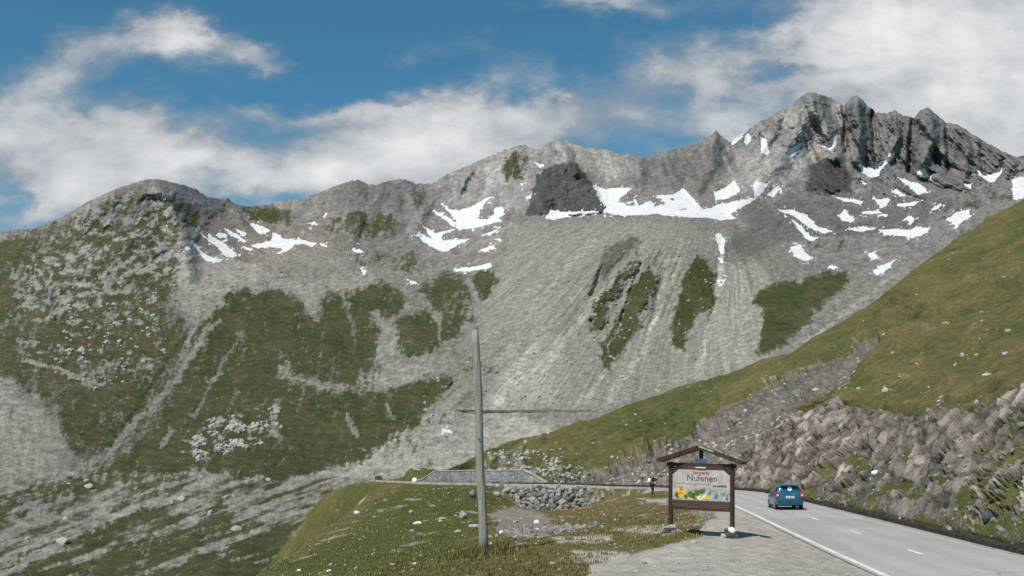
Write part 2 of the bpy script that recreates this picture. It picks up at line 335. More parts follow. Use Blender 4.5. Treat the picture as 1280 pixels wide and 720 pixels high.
SNOW = [
 [(242,284),(253,292),(269,304),(284,313),(298,318),(291,322),(279,320),(273,311),(260,300)], [(260,292),(272,299),(286,309),(296,316),(290,317),(275,307),(262,298)], [(239,303),(247,306),(251,313),(260,320),(277,326),(273,328),(258,326),(252,320),(244,309)],
 [(270,293),(278,290),(284,293),(283,298),(276,298)], [(278,283),(291,291),(309,302),(304,304),(287,293)], [(292,287),(307,290),(308,295),(301,295)], [(310,278),(320,280),(328,283),(337,289),(333,291),(324,292),(316,285)],
 [(313,307),(331,303),(340,301),(341,291),(346,291),(353,298),(373,299),(398,304),(393,307),(371,305),(364,310),(349,318),(343,317),(356,311),(349,309),(336,309),(322,310)], [(400,303),(410,308),(408,310),(400,307)], [(387,279),(393,276),(395,280),(389,283)], [(304,308),(317,311),(314,314),(308,312)], [(231,308),(236,309),(235,313),(231,312)], [(402,270),(409,265),(409,268),(404,272)],
 [(543,263),(553,268),(570,279),(568,285),(559,277),(544,268)], [(552,255),(562,261),(573,263),(588,259),(608,248),(618,246),(602,259),(597,272),(608,274),(617,268),(618,260),(630,258),(628,268),(621,273),(627,276),(602,283),(581,287),(570,286),(571,276),(561,265)],
 [(517,293),(525,291),(541,299),(532,287),(526,280),(534,285),(544,291),(570,285),(555,292),(553,299),(588,299),(573,306),(559,316),(552,314),(537,307)], [(604,294),(622,285),(621,289),(609,295)], [(600,313),(618,306),(619,311),(606,316)], [(566,337),(584,334),(613,329),(613,335),(580,340)], [(440,311),(452,312),(451,316),(441,315)], [(448,334),(458,338),(456,344)], [(510,350),(521,352),(521,355),(512,354)], [(615,298),(626,297),(624,301)],
 [(667,203),(678,206),(676,210)], [(648,228),(655,230),(652,233)], [(658,246),(665,240),(664,247),(660,249)], [(680,273),(687,263),(700,265),(747,264),(749,268),(710,271),(689,275)],
 [(739,232),(754,236),(793,234),(775,247),(772,254),(783,250),(795,248),(800,257),(815,250),(826,258),(843,257),(848,238),(855,240),(860,252),(880,262),(900,271),(870,271),(820,268),(770,269),(752,266),(758,258),(750,250)],
 [(820,245),(840,244),(854,235),(868,251),(880,263),(901,255),(949,245),(941,251),(913,267),(921,273),(901,276),(876,269),(844,268),(820,267)], [(893,241),(919,227),(926,239),(907,249),(895,251)], [(941,228),(961,229),(953,241),(943,245)], [(959,244),(969,232),(977,235),(967,246)], [(949,168),(957,175),(963,191),(957,194),(950,191)], [(931,177),(935,166),(941,173),(932,182)], [(913,177),(931,166),(925,175),(915,182)],
 [(983,193),(997,179),(1006,176),(999,187),(989,196)], [(1017,177),(1033,181),(1041,171),(1048,164),(1046,177),(1039,188),(1029,184)], [(1072,205),(1082,209),(1098,205),(1108,195),(1118,190),(1116,199),(1104,209),(1098,220),(1088,222),(1076,216)], [(1074,225),(1083,227),(1080,231)],
 [(1120,219),(1138,228),(1150,230),(1160,240),(1150,243),(1138,236)], [(1146,215),(1156,209),(1168,215),(1164,221),(1150,221)], [(1217,215),(1231,221),(1247,213),(1254,202),(1253,215),(1243,227),(1235,229)], [(1267,225),(1280,221),(1292,225),(1290,243),(1269,250),(1265,243)], [(1204,229),(1215,229),(1213,235)],
 [(1040,247),(1062,249),(1080,251),(1074,255),(1054,252)], [(1092,249),(1112,249),(1113,253),(1100,261)], [(1112,239),(1120,236),(1134,245),(1126,246)], [(1120,255),(1152,251),(1142,257),(1126,258)], [(969,261),(989,262),(1009,269),(1021,283),(1042,289),(1029,292),(1009,284),(993,271)], [(985,270),(1001,283),(1009,291),(1023,297),(1017,301),(1005,296),(991,278)],
 [(1050,269),(1056,261),(1062,269),(1068,273),(1064,279),(1052,275)], [(1076,265),(1100,263),(1102,267),(1078,268)], [(1096,269),(1110,268),(1108,272)], [(1128,273),(1138,269),(1145,274),(1138,279)], [(1056,286),(1078,284),(1096,285),(1078,290)], [(1096,287),(1118,286),(1138,287),(1146,283),(1162,285),(1154,293),(1140,299),(1130,295),(1110,293)],
 [(1182,275),(1197,265),(1211,262),(1215,271),(1201,279),(1195,288),(1193,279)], [(1162,261),(1176,254),(1178,257),(1168,263)], [(988,309),(1001,305),(1009,318),(1016,324),(1007,327),(993,319)], [(1033,334),(1042,330),(1048,334),(1040,337)], [(1082,317),(1094,315),(1100,322),(1090,324)], [(1090,339),(1102,331),(1122,325),(1110,336),(1096,345)],
 [(894,293),(901,290),(906,303),(904,318),(898,314)], [(896,320),(905,323),(903,331)], [(896,350),(908,347),(903,358)], [(551,534),(566,538),(564,542),(553,539)]]
TONE = [ # stone tone, cloud shade partly painted into the dark faces: outline, albedo, rim
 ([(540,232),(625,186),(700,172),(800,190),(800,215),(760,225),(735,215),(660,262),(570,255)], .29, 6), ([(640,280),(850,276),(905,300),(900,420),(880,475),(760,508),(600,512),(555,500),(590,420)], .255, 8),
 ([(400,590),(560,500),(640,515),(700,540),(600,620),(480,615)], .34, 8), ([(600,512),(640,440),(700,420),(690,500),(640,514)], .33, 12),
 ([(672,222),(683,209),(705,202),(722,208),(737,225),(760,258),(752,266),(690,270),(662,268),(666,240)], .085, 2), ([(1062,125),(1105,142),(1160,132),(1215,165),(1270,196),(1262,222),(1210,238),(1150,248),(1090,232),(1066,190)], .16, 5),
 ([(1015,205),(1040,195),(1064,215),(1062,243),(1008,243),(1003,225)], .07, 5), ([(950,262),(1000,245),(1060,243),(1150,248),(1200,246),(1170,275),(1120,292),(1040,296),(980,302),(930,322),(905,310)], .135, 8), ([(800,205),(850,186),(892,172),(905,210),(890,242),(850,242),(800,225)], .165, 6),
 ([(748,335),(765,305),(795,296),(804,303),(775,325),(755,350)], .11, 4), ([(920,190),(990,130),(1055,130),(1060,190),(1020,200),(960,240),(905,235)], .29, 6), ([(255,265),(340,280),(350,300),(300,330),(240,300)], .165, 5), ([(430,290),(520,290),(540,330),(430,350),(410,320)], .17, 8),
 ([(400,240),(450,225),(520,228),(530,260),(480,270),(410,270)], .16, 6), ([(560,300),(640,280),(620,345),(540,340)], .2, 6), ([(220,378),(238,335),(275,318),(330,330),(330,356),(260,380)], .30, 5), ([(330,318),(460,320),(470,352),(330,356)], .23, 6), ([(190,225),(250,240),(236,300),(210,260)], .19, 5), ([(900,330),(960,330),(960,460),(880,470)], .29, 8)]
CLIFF = [[(540,225),(700,168),(800,188),(905,160),(1010,105),(1165,125),(1290,190),(1262,225),(1150,248),(1060,243),(950,246),(880,235),(800,230),(740,225),(655,262),(560,258)], [(400,238),(450,220),(530,226),(540,260),(500,296),(410,285)], [(110,250),(190,218),(290,250),(250,285),(238,335),(205,345),(150,330),(60,400),(30,380),(60,320)], [(290,252),(400,240),(400,275),(300,280)]]
RIDGE = [([(1015,117),(1005,150),(985,185),(950,225),(925,255)],26,55), ([(1015,117),(1035,160),(1045,195)],16,40), ([(1071,121),(1074,160),(1070,200)],12,55), ([(1118,139),(1122,170),(1112,195)],9,40), ([(1160,134),(1164,175),(1150,215)],14,60), ([(1200,157),(1210,190),(1205,220)],11,40), ([(895,165),(890,200),(870,235)],16,45), ([(975,140),(965,170),(945,200)],10,30),
 ([(640,184),(640,230),(655,262)],12,30), ([(590,206),(575,235)],9,25), ([(695,175),(720,215)],12,35), ([(450,226),(435,260),(440,290)],22,40), ([(505,225),(530,262),(520,290)],14,35), ([(195,223),(215,260),(232,310),(236,340)],22,45), ([(285,250),(300,275)],8,15), ([(350,252),(372,275)],10,15),
 ([(1090,140),(1094,200)],5,-40), ([(1141,148),(1136,215)],6,-45), ([(1185,156),(1186,215)],6,-35), ([(1056,132),(1058,190)],5,-40), ([(1228,178),(1230,215)],6,-25), ([(765,300),(740,370)],6,-8), ([(800,330),(760,450)],4,-5), ([(830,340),(800,460)],8,-6), ([(900,300),(893,380),(872,460)],8,-6),
 ([(250,400),(130,575)],8,-6), ([(300,420),(240,520)],6,-4), ([(400,365),(440,450)],8,-6)]
PINN = [(672,222),(683,210),(705,204),(722,210),(735,225),(758,258),(752,266),(690,270),(664,266),(668,240)]

def interp(pts, x):
    p = np.array(pts, float); return np.interp(x, p[:, 0], p[:, 1])

MASSIF = {}
def build_massif():
    cols = np.arange(-300, 1601, 1.3); nr = 470
    base = interp([(-300,830),(0,830),(320,790),(480,690),(560,650),(600,640),(700,610),(800,560),(960,500),(1060,450),(1100,420),(1280,330),(1600,330)], cols)
    sk = interp(SKY, cols)
    rough = np.interp(cols, [0,120,260,400,540,600,800,1000,1250,1300], [.5,1.0,1.6,2,2,3,3.4,2.5,2.5,1])
    sk = sk + rough*(.8*fbm(cols/11, cols*0+.3, cols*0, 4, .65) - 1.1*np.maximum(0, fbm(cols/6.5, cols*0+4.3, cols*0, 3, .6, True)) + .5)
    t = np.linspace(0, 1, nr)[:, None]
    PX = np.broadcast_to(cols[None], (nr, len(cols))).copy(); PY = base[None]*(1-t) + sk[None]*t
    ev = tps([(a, b, math.log(c)) for a, b, c in DEP], 400, 250, 2e-4)
    gx = np.arange(-304, 1610, 8.0); gy = np.arange(100, 840, 4.0)
    G = ev(*np.meshgrid(gx, gy))
    fi = np.clip((PX-gx[0])/8, 0, len(gx)-1.001); fj = np.clip((PY-gy[0])/4, 0, len(gy)-1.001)
    i = fi.astype(int); j = fj.astype(int); a = fi-i; b = fj-j
    LY = G[j, i]*(1-a)*(1-b)+G[j, i+1]*a*(1-b)+G[j+1, i]*(1-a)*b+G[j+1, i+1]*a*b
    step = .25/nr
    LY = np.maximum.accumulate(LY - np.arange(nr)[:, None]*step, 0) + np.arange(nr)[:, None]*step
    Y0 = np.exp(LY)
    rx, rz = ray(PX, PY)
    X0, Z0 = rx*Y0, rz*Y0
    # ---- cover
    w1 = fbm(PX/26, PY/26, PX*0+3, 5, .6); w2 = fbm(PX/26, PY/26, PX*0+11, 5, .6)
    f1 = fbm(PX/5, PY/5, PX*0+1, 3, .6); f2 = fbm(PX/5, PY/5, PX*0+7, 3, .6)
    WX, WY = PX+w1*15+f1*5, PY+w2*12+f2*4.5
    SX, SY_ = PX+w1*5+f1*2.6, PY+w2*3.2+f2*1.7
    grass = np.zeros(PX.shape)
    for p, w, s in GRASS: grass = np.maximum(grass, w*(.45*region(WX, WY, p, s*1.3+1.5)+.55*region(PX+w1*20+f1*6, PY+w2*15+f2*6, p, s*2+9)))
    n_out = fbm(PX/14, PY/9, Y0*0+2, 5, .62); n_big = fbm(PX/60, PY/40, Y0*0+5, 4, .55)
    n_fine = fbm(PX/4, PY/3, Y0*0+8, 3, .6)
    gbase = grass.copy()
    # outcrops in the left slope
    outc = region(WX, WY, [(20,340),(60,310),(110,270),(160,240),(215,245),(235,300),(240,345),(215,350),(180,362),(140,372),(100,400),(40,400),(10,370)], 14)
    low = region(WX, WY, [(90,350),(215,365),(200,420),(190,470),(120,490),(40,470),(20,420)], 14)
    heap = region(WX, WY, [(215,555),(270,520),(355,510),(350,540),(285,570),(225,575)], 8)
    grass = grass - .50*outc*sstep(-.12, .22, n_out) - .6*low*sstep(.12, .4, n_out) - .7*heap*sstep(.0, .3, n_out)
    strip = np.zeros(PX.shape)
    for p, w, s_ in GRASS[3:8]: strip = np.maximum(strip, region(PX, PY, p, 11))
    fall = fbm((PX+.35*PY)/7, (PY-.35*PX)/34, Y0*0+61, 4, .65)
    grass = grass*(.93+.07*strip) + (grass > .05)*(1-.7*strip)*(.34*n_big+.62*fbm(PX/12, PY/9, Y0*0+41, 5, .72) + .38*fbm(PX/3.0, PY/2.4, Y0*0+43, 3, .65) + .45*fall) - .35*sstep(.3, .55, n_fine)*(grass > .1)
    for p, s in SCREE: grass = grass*(1-(.62+.5*n_fine)*region(WX+w2*14, WY+w1*12, p, s*2.2+3))
    turf = region(PX, PY, [(-320,400),(200,370),(300,335),(480,345),(600,420),(600,500),(560,600),(560,720),(300,850),(-320,850)], 30)
    grass = np.maximum(grass, turf*np.clip(.27+.30*n_big+.42*fbm(PX/10, PY/6, Y0*0+81, 5, .7)+.2*fall, 0, .62))
    for p, w, a_ in STREAK: grass = grass*(1-a_*sstep(0, .6, stroke(WX, WY, p, w*2)))
    lower = region(PX, PY, [(-300,590),(0,600),(200,600),(420,590),(560,600),(560,700),(300,840),(-300,840)], 10)
    diag = fbm((PX*.35+PY*1.0)/9, (PX-PY*.35)/70, PX*0+4, 4, .6)
    grass = np.clip(grass, 0, 1); grass = np.clip(grass + lower*(diag*.85+.15), 0, 1)
    snow = np.zeros(PX.shape)
    for p in SNOW: snow = np.maximum(snow, region(SX, SY_, p, 1.3))
    for p in ([(772,249),(790,246),(797,256),(785,258)], [(812,251),(824,248),(832,256),(818,259)], [(846,262),(856,260),(858,264)], [(836,249),(842,246),(844,252)]): snow *= 1-region(SX, SY_, p, 2)
    tal0 = region(WX, WY, [(640,276),(860,274),(960,300),(1000,330),(960,470),(880,480),(760,512),(560,515),(500,580),(420,600),(560,480),(600,400),(610,340)], 12)
    grain = perlin(PX/2.3, PY/2.0, Y0*0+51); gr2 = perlin(PX/4.7+PY/9, PY/3.6, Y0*0+53)
    near = np.zeros(PX.shape)
    for p in SNOW: near = np.maximum(near, region(PX, PY, p, 11))
    snow = np.maximum(snow, sstep(.30, .42, fbm(PX/5.5, PY/3.4, Y0*0+71, 3, .55)+.25*near)*sstep(.05, .35, near))
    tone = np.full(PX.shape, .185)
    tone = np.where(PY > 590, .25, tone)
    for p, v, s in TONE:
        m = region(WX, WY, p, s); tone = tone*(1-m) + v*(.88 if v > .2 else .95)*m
    pin = region(SX, SY_, PINN, 2.0)
    for p, w, v in PALE: tone = tone + .85*v*sstep(0, 1, stroke(PX+w1*7+f1*2, PY+w2*4, p, w*1.2))*(.6+.8*gr2)
    for p, s in SCREE: tone = tone + (.245-tone)*region(WX+w2*14, WY+w1*12, p, s*2+4)
    tone = tone*(1 + .45*n_out*(1-.85*tal0) + .25*n_big*(1-.7*tal0) + .30*n_fine*(1-.5*tal0) + .26*grain + .20*gr2 + .35*fbm(PX/9, PY/7, Y0*0+31, 4, .65)*(1-.75*tal0))
    tone = tone + .05*np.maximum(outc, np.maximum(low, heap))
    cl = np.zeros(PX.shape)
    for p in CLIFF: cl = np.maximum(cl, region(WX, WY, p, 9))
    vert = fbm(X0/16+w1*.8, Z0/90, Y0*0+6, 5, .6); vr = fbm(X0/38+w2*.6, Z0/150, Y0*0+9, 4, .6)
    tone = tone*(1 + cl*(.55*vert+.55*vr))
    # talus streaks fan out below an apex behind the crest
    ax, az = at(930, 130, 1500).x, at(930, 130, 1500).z
    ang = np.arctan2(X0-ax, az-Z0); rad = np.hypot(X0-ax, az-Z0)
    talus = region(WX, WY, [(640,276),(860,274),(960,300),(1000,330),(960,470),(880,480),(760,512),(560,515),(500,580),(420,600),(560,480),(600,400),(610,340)], 12)
    st = fbm(ang*55, rad/170, Y0*0+2, 5, .62); st2 = fbm(ang*160, rad/60, Y0*0+3, 3, .6)
    tone = tone*(1 + talus*(1-grass)*(.25*st + .40*st2))
    line = np.maximum(stroke(PX, PY, [(480,512),(560,511),(640,512),(745,513)], 1.6), .8*stroke(PX, PY, [(590,545),(640,545)], 1.8))
    tone = np.clip(tone*(1-.0*line), .03, .5)
    warm = np.clip(.42 + .5*n_big + .3*w1 + .35*region(WX, WY, [(255,265),(420,270),(430,330),(280,335)], 10) + .25*region(WX, WY, [(840,220),(900,190),(910,235),(860,245)], 6) - .5*pin - .22*cl - .25*region(WX, WY, [(1060,125),(1160,132),(1270,196),(1200,300),(930,320),(950,262),(1060,240)], 10), 0, 1)
    dry = np.clip(.22 + .8*w2 + .5*n_big + .6*fall + .2*(PX < 240), 0, 1)
    lich = np.clip(talus*(.75+.5*n_big) + .4*(PY > 330), 0, .9)
    # ---- relief
    gm = sstep(.05, .75, gbase); sm = snow
    big = fbm(X0/260, Y0/320, Z0/260, 3, .5)*34
    hi = .35+.65*sstep(900, 1080, PX)
    cliffd = (fbm(X0/88+w1*.13, Z0/800+w2*.10, Y0*0+2, 6, .55, True)-.15)*92*hi + fbm(X0/46+w1*.2, Z0/200, X0*0+5, 5, .6)*15 + vr*16*hi + (1-hi)*fbm(X0/40, Z0/60, X0*0+5, 5, .62)*12
    grd = fbm(X0/85, Y0/120, Z0/85, 5, .5)*16 + fbm(X0/38+Z0/90, Z0/130, X0*0+3, 4, .55, True)*9 + fbm(X0/13, Y0/25, Z0/13, 3, .55)*1.6
    scr = (st*4.0+st2*2.0+6*fbm(ang*17, rad/300, Y0*0+12, 4, .6))*talus + fbm(X0/30, Y0/50, Z0/30, 5, .62)*(6.0-3.0*talus) + fbm(X0/6, Y0/10, Z0/6, 3, .6)*1.1
    outd = (outc+low*.4+heap*.4)*np.maximum(0, fbm(X0/22, Y0/40, Z0/22, 5, .6, True))*4
    D = -big*(.5+.5*cl) - cl*cliffd*(1-.8*sm)*(1-.75*near) - (1-cl)*(gm*grd*(1-.75*strip) + (1-gm)*scr*(1-.85*sm)*(1-.8*strip)) - outd*(1-gm)
    for p, w, h in RIDGE: D = D - h*sstep(0, 1, stroke(PX+w1*5, PY+w2*3, p, w))
    dome = region(SX, SY_, PINN, 15)
    D = D - dome*sstep(276, 225, PY)*70 - pin*(sstep(272, 235, PY)*12 + 46*fbm(X0/40, Z0/110, Y0*0, 5, .55, True))
    edge = np.minimum(1, (1-t)*22)   # relief fades a little at the crest
    Y = Y0 + D*np.clip(edge+.35, 0, 1)*np.minimum(1, Y0/1100)
    V = np.stack([rx*Y, Y, rz*Y], -1)
    # ---- reverse side of the mountains
    back = []
    for k in range(1, 9):
        v = V[-1].copy(); v[:, 1] += 60*k; v[:, 0] *= 1+.02*k; v[:, 2] -= 30*k+ (k*k)*6; back.append(v)
    V2 = np.concatenate([V, np.array(back)], 0); ext = lambda a: np.concatenate([a, np.repeat(a[-1:], 8, 0)], 0)
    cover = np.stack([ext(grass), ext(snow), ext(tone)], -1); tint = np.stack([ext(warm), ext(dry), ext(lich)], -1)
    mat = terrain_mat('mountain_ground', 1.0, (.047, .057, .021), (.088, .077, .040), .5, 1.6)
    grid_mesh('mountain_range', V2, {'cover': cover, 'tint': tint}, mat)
    MASSIF.update(cols=cols, PX=PX, PY=PY, V=V, grass=grass, outc=outc, low=low, heap=heap, snow=snow)
build_massif()

# ================================================================== ROAD LINE
# left and right edge of the carriageway (x, y) and height
RD = [(8.6,12,14.7,11),(9.3,22,15.6,21.4),(10.1,31,16.3,30.6),(10.8,39.8,16.9,40),(11.7,50,17.6,50),(13.1,65,18.5,64),(14.1,78,19.4,78),(14.9,92,20.3,92.5),(15.2,102,20.6,106),(14.6,110,18.6,116),(12.6,117,15.2,123),(8.5,123,10.2,129),(3,127.5,4.0,133.5),(-4,133,-2.5,138.5),(-10,140,-7,145),(-14,146.5,-10,151),(-18,153,-14,157)]
def road_z(y):
    return np.interp(y, [5, 31, 90, 104, 118, 124, 130, 140, 155, 175], [-3.2, -2.66, -1.03, -.92, -.88, -.82, -.62, -.50, -.20, .3])
_rd = np.array(RD, float)
def smooth_curve(P, n=10):
    P = np.array(P, float); out = []
    for i in range(len(P)-1):
        p0, p1, p2, p3 = P[max(i-1, 0)], P[i], P[i+1], P[min(i+2, len(P)-1)]
        for k in range(n):
            u = k/n; out.append(.5*((2*p1)+(-p0+p2)*u+(2*p0-5*p1+4*p2-p3)*u*u+(-p0+3*p1-3*p2+p3)*u**3))
    out.append(P[-1]); return np.array(out)
EL = smooth_curve(_rd[:, :2]); ER = smooth_curve(_rd[:, 2:]); CL = (EL+ER)/2
CZ = road_z(CL[:, 1])
def offset(E, other, d):
    n = E-other; n /= np.linalg.norm(n, axis=1)[:, None]; return E + n*d

# ================================================================== NEAR GROUND
GC = [] # (x, y, z)
def gpt(px, py, Y): p = at(px, py, Y); GC.append((p.x, p.y, p.z))
for a in [(622,614,131.5),(640,627,129.2),(665,642,127.2),(685,649,126),(700,642,125),(720,635,124),(745,629,123),(775,619,121.5),(640,627,136),(685,649,134),(745,629,131),(450,720,44),(600,720,33),(720,720,31.5),(604,690,40),(690,690,40),(760,690,40),(838,664,45.5),(877,668,45),(960,668,45.5),(860,645,60),(700,660,58),(640,655,66),(685,648,112),(650,640,114),(720,640,108),(760,630,104),(816,621,91),(850,617,96),(780,640,80),(840,632,78),
          (320,720,60),(400,660,90),(440,630,112),(480,606,140),(500,640,90),(540,612,128),(560,650,78),(580,630,98),(610,616,122),(590,611,133),(500,604,146),(520,690,52)]: gpt(*a)
GC += [(-3,15,-3.1),(3,10,-3.0),(7,20,-2.75),(-14,30,-6.6),(-8,0,-4),(8,-30,-3.3),(-10,-30,-4.5),(-18,-25,-8),(22,20,-2.6),(26,40,-2.4),(26,80,-1.4),(26,120,-.9),(5,150,-.3),(10,165,0),(-30,40,-15),(-40,75,-19),(-42,110,-18),(-45,150,-14),(-70,110,-34),(-60,60,-32),(-20,175,-.2),(-40,180,-6),(-26,140,-3.5),(-24,110,-8.5)]
gz_ev = tps([(a, b, c) for a, b, c in GC], 20, 40, 3e-4)
def road_near(X, Y):
    best = np.full(X.shape, 1e9); z = np.zeros(X.shape); side = np.zeros(X.shape); yy = np.zeros(X.shape)
    for i in range(len(CL)-1):
        ax, ay = CL[i]; bx, by = CL[i+1]; vx, vy = bx-ax, by-ay; L = vx*vx+vy*vy
        tt = np.clip(((X-ax)*vx+(Y-ay)*vy)/L, 0, 1); d = np.hypot(X-ax-tt*vx, Y-ay-tt*vy); m = d < best
        best = np.where(m, d, best); z = np.where(m, CZ[i]+(CZ[i+1]-CZ[i])*tt, z); side = np.where(m, np.sign(vx*(Y-ay)-vy*(X-ax)), side); yy = np.where(m, CL[i, 1]+vy*tt, yy)
    return best, z, side, yy      # side>0: left (valley) side
def ground_z(X, Y, fine=True):
    X = np.asarray(X, float); Y = np.asarray(Y, float)
    z = gz_ev(X, Y)
    crest = np.interp(Y, [30, 60, 90, 112, 140, 150, 175], [-13, -14.6, -15.6, -15.8, -16.0, -19, -30])
    q = np.maximum(0, crest+1.5-X); z = z - .95*q*q/(q+.45)
    if fine: z = z + fbm(X/7, Y/7, X*0, 4, .55)*.22*np.clip((Y-10)/30, 0, 1) + fbm(X/1.3, Y/1.3, X*0+4, 3, .6)*.06
    d, rz, side, yy = road_near(X, Y)
    wl = np.interp(yy, [60, 100, 112, 116, 140, 150], [2.2, 2.5, 1.4, .45, .45, 1.5])
    wr = 5.0
    w = np.where(side > 0, wl, wr); half = 3.15
    k = 1-sstep(half, 1, np.minimum(1, 0))*0 if False else 1-sstep(0, 1, np.clip((d-half)/w, 0, 1))
    return z*(1-k) + (rz-.025)*k
def gz1(x, y): return float(ground_z(np.array([x]), np.array([y]))[0])

def build_ground():
    cols = np.arange(-420, 1560, 1.6)
    Yr = np.concatenate([np.linspace(-30, 22, 14), 24*np.exp(np.linspace(0, math.log(182/24), 460))])
    u = (cols-CX)/F
    X = u[None]*np.maximum(Yr, 24)[:, None]*1.0; Y = np.broadcast_to(Yr[:, None], X.shape).copy()
    Z = ground_z(X, Y)
    PX, PY = proj(X, np.maximum(Y, 5), Z)
    w1 = fbm(X/3.5, Y/6, X*0+1, 5, .6); w2 = fbm(X/3.5, Y/6, X*0+8, 5, .6); fn = fbm(X/.7, Y/1.1, X*0+5, 4, .65); bg = fbm(X/12, Y/18, X*0+3, 3, .5)
    WX, WY = PX+w1*26+fn*7, PY+w2*7+fn*2
    grass = np.full(X.shape, .78)
    gravel = np.maximum(region(WX, WY, [(690,760),(740,706),(800,692),(850,680),(880,668),(890,652),(900,640),(925,636),(965,660),(1045,705),(1120,760)], 6), region(WX, WY, [(715,688),(790,690),(785,706),(725,702)], 4)*.8)
    gravel = np.maximum(gravel, .8*region(WX, WY, [(835,618),(905,615),(915,640),(880,655),(860,640)], 4)*.55)
    for p in ([(690,672),(760,668),(765,676),(700,680)], [(640,662),(690,655),(700,668),(650,674)], [(770,660),(840,655),(850,665),(780,668)], [(800,624),(840,623),(840,629),(805,629)], [(700,696),(745,694),(740,704),(700,703)]): gravel = np.maximum(gravel, .75*region(WX, WY, p, 3))
    brown = region(WX, WY, [(560,690),(610,640),(640,628),(700,640),(790,618),(850,616),(880,640),(870,690),(760,712),(700,720),(640,700)], 12)
    grass = grass - .45*sstep(.22, .5, w2+.5*fn) - .75*gravel - .10*brown*sstep(-.1, .4, w1+fn*.5) - .3*sstep(.42, .62, fn) + .12*fn
    d, _, side, _ = road_near(X, Y)
    verge = (1-sstep(3.0, 4.3, d+w1*.8))*(Y < 112)
    grass = np.clip(grass - verge*np.where(side > 0, .75, .35), 0, 1)
    bare = region(WX, WY, [(612,640),(650,632),(690,650),(680,672),(620,668)], 5); grass = np.clip(grass-.55*bare, 0, 1)
    tone = .36 + .06*w1 + .13*fn; tone = tone*(1-bare*.45); tone = np.clip(tone + .03*bg, .08, .5)
    warm = np.clip(.55 + .35*w2 + .4*brown*(1-gravel) + .4*bare - .05*gravel, 0, 1)
    left = sstep(560, 380, PX)
    dry = np.clip(.38 + .9*bg + .6*w2 + .5*fn + .55*brown - .30*region(PX, PY, [(380,715),(480,610),(620,606),(630,650),(560,680),(480,715)], 15), 0, 1)
    rim = np.exp(-((X+15.2)/2.6)**2)*sstep(-.3, .3, w1+.4); dry = np.clip(dry+.45*rim, 0, 1)
    Z2 = Z + (grass > .5)*fbm(X/.35, Y/.5, X*0, 2, .6)*.05
    mat = terrain_mat('meadow_ground', .05, (.072, .084, .022), (.150, .115, .050), .8, .06)
    grid_mesh('ground', np.stack([X, Y, Z2], -1), {'cover': np.stack([grass, grass*0, tone], -1), 'tint': np.stack([warm, dry, grass*0+.25], -1)}, mat)
    return None
build_ground()

# ------------------------------------------------------------------ road surface, lines, kerbs
def ribbon(name, A, B, za, zb, mat, kind='structure', lift=0, thick=0):
    A = np.c_[A, za+lift]; B = np.c_[B, zb+lift]; n = 25 if name == 'road' else 3
    V = np.stack([A+(B-A)*k/(n-1) for k in range(n)], 1)
    q = np.broadcast_to(np.linspace(0, 1, n)[None, :, None], V.shape[:2]+(3,)).copy()
    return grid_mesh(name, V, {'across': q}, mat, kind)
def asphalt_mat():
    m, t = new_mat('asphalt'); co = t.n('ShaderNodeTexCoord').outputs['Object']
    st = t.n('ShaderNodeVectorMath', {0: co, 1: (1.0, .12, 1)}, operation='MULTIPLY').outputs[0]
    n1 = t.noise(st, .9, 5, .6); n2 = t.noise(co, 14, 4, .7); n3 = t.noise(co, .25, 3)
    v = t.math('ADD', t.rng(n1, .3, .7, -.03, .03), t.math('ADD', t.rng(n2, .3, .7, -.03, .03), t.rng(n3, .3, .7, .37, .43)))
    c = t.n('ShaderNodeCombineColor', {0: v, 1: t.math('MULTIPLY', v, .96), 2: t.math('MULTIPLY', v, .92)}).outputs[0]
    # patched repairs
    vo = t.n('ShaderNodeTexVoronoi', {'Vector': t.n('ShaderNodeVectorMath', {0: co, 1: (.25, .07, 1)}, operation='MULTIPLY').outputs[0], 'Scale': 1.0})
    pr = t.n('ShaderNodeSeparateColor', {0: vo.outputs['Color']}).outputs[0]
    c = t.mix(t.rng(pr, .78, .80, 0, .30), c, (.26, .255, .25))
    ac = t.n('ShaderNodeSeparateColor', {0: t.n('ShaderNodeAttribute', attribute_name='across').outputs[0]}).outputs[0]
    ac = t.math('ADD', ac, t.rng(t.noise(co, .12, 2), .3, .7, -.02, .02)); w = None
    for m0 in (.13, .37, .62, .86):        # worn wheel tracks
        e_ = t.math('MULTIPLY', t.math('SUBTRACT', ac, m0), 16.0); g = t.math('EXPONENT', t.math('MULTIPLY', t.math('MULTIPLY', e_, e_), -1.0)); w = g if w is None else t.math('ADD', w, g)
    c = t.mix(t.math('MULTIPLY', w, .30), c, (.27, .26, .25))
    ed = t.n('ShaderNodeTexVoronoi', {'Vector': t.n('ShaderNodeVectorMath', {0: co, 1: (.5, .16, 1)}, operation='MULTIPLY').outputs[0], 'Scale': 1.0, 'Randomness': 1.0}, feature='DISTANCE_TO_EDGE')
    c = t.mix(t.math('MULTIPLY', t.rng(ed.outputs['Distance'], .0, .018, 1, 0), t.rng(n3, .45, .62, 0, .55)), c, (.10, .095, .09))
    grit = t.math('MULTIPLY', t.rng(t.math('ABSOLUTE', t.math('SUBTRACT', ac, .5)), .43, .5, 0, 1), t.rng(n1, .4, .62)); c = t.mix(t.math('MULTIPLY', grit, .7), c, (.33, .30, .26))
    b = t.n('ShaderNodeBsdfPrincipled', {'Base Color': c, 'Roughness': .85, 'Specular IOR Level': .3})
    bp = t.n('ShaderNodeBump', {'Height': n2, 'Strength': .3, 'Distance': .01}); t.t.links.new(bp.outputs[0], b.inputs['Normal'])
    t.t.links.new(b.outputs[0], t.n('ShaderNodeOutputMaterial').inputs[0]); return m
M_asph = asphalt_mat()
M_line = simple('road_paint', (.76, .75, .71), .7, .3, scale=3.5, col2=(.46, .45, .42))
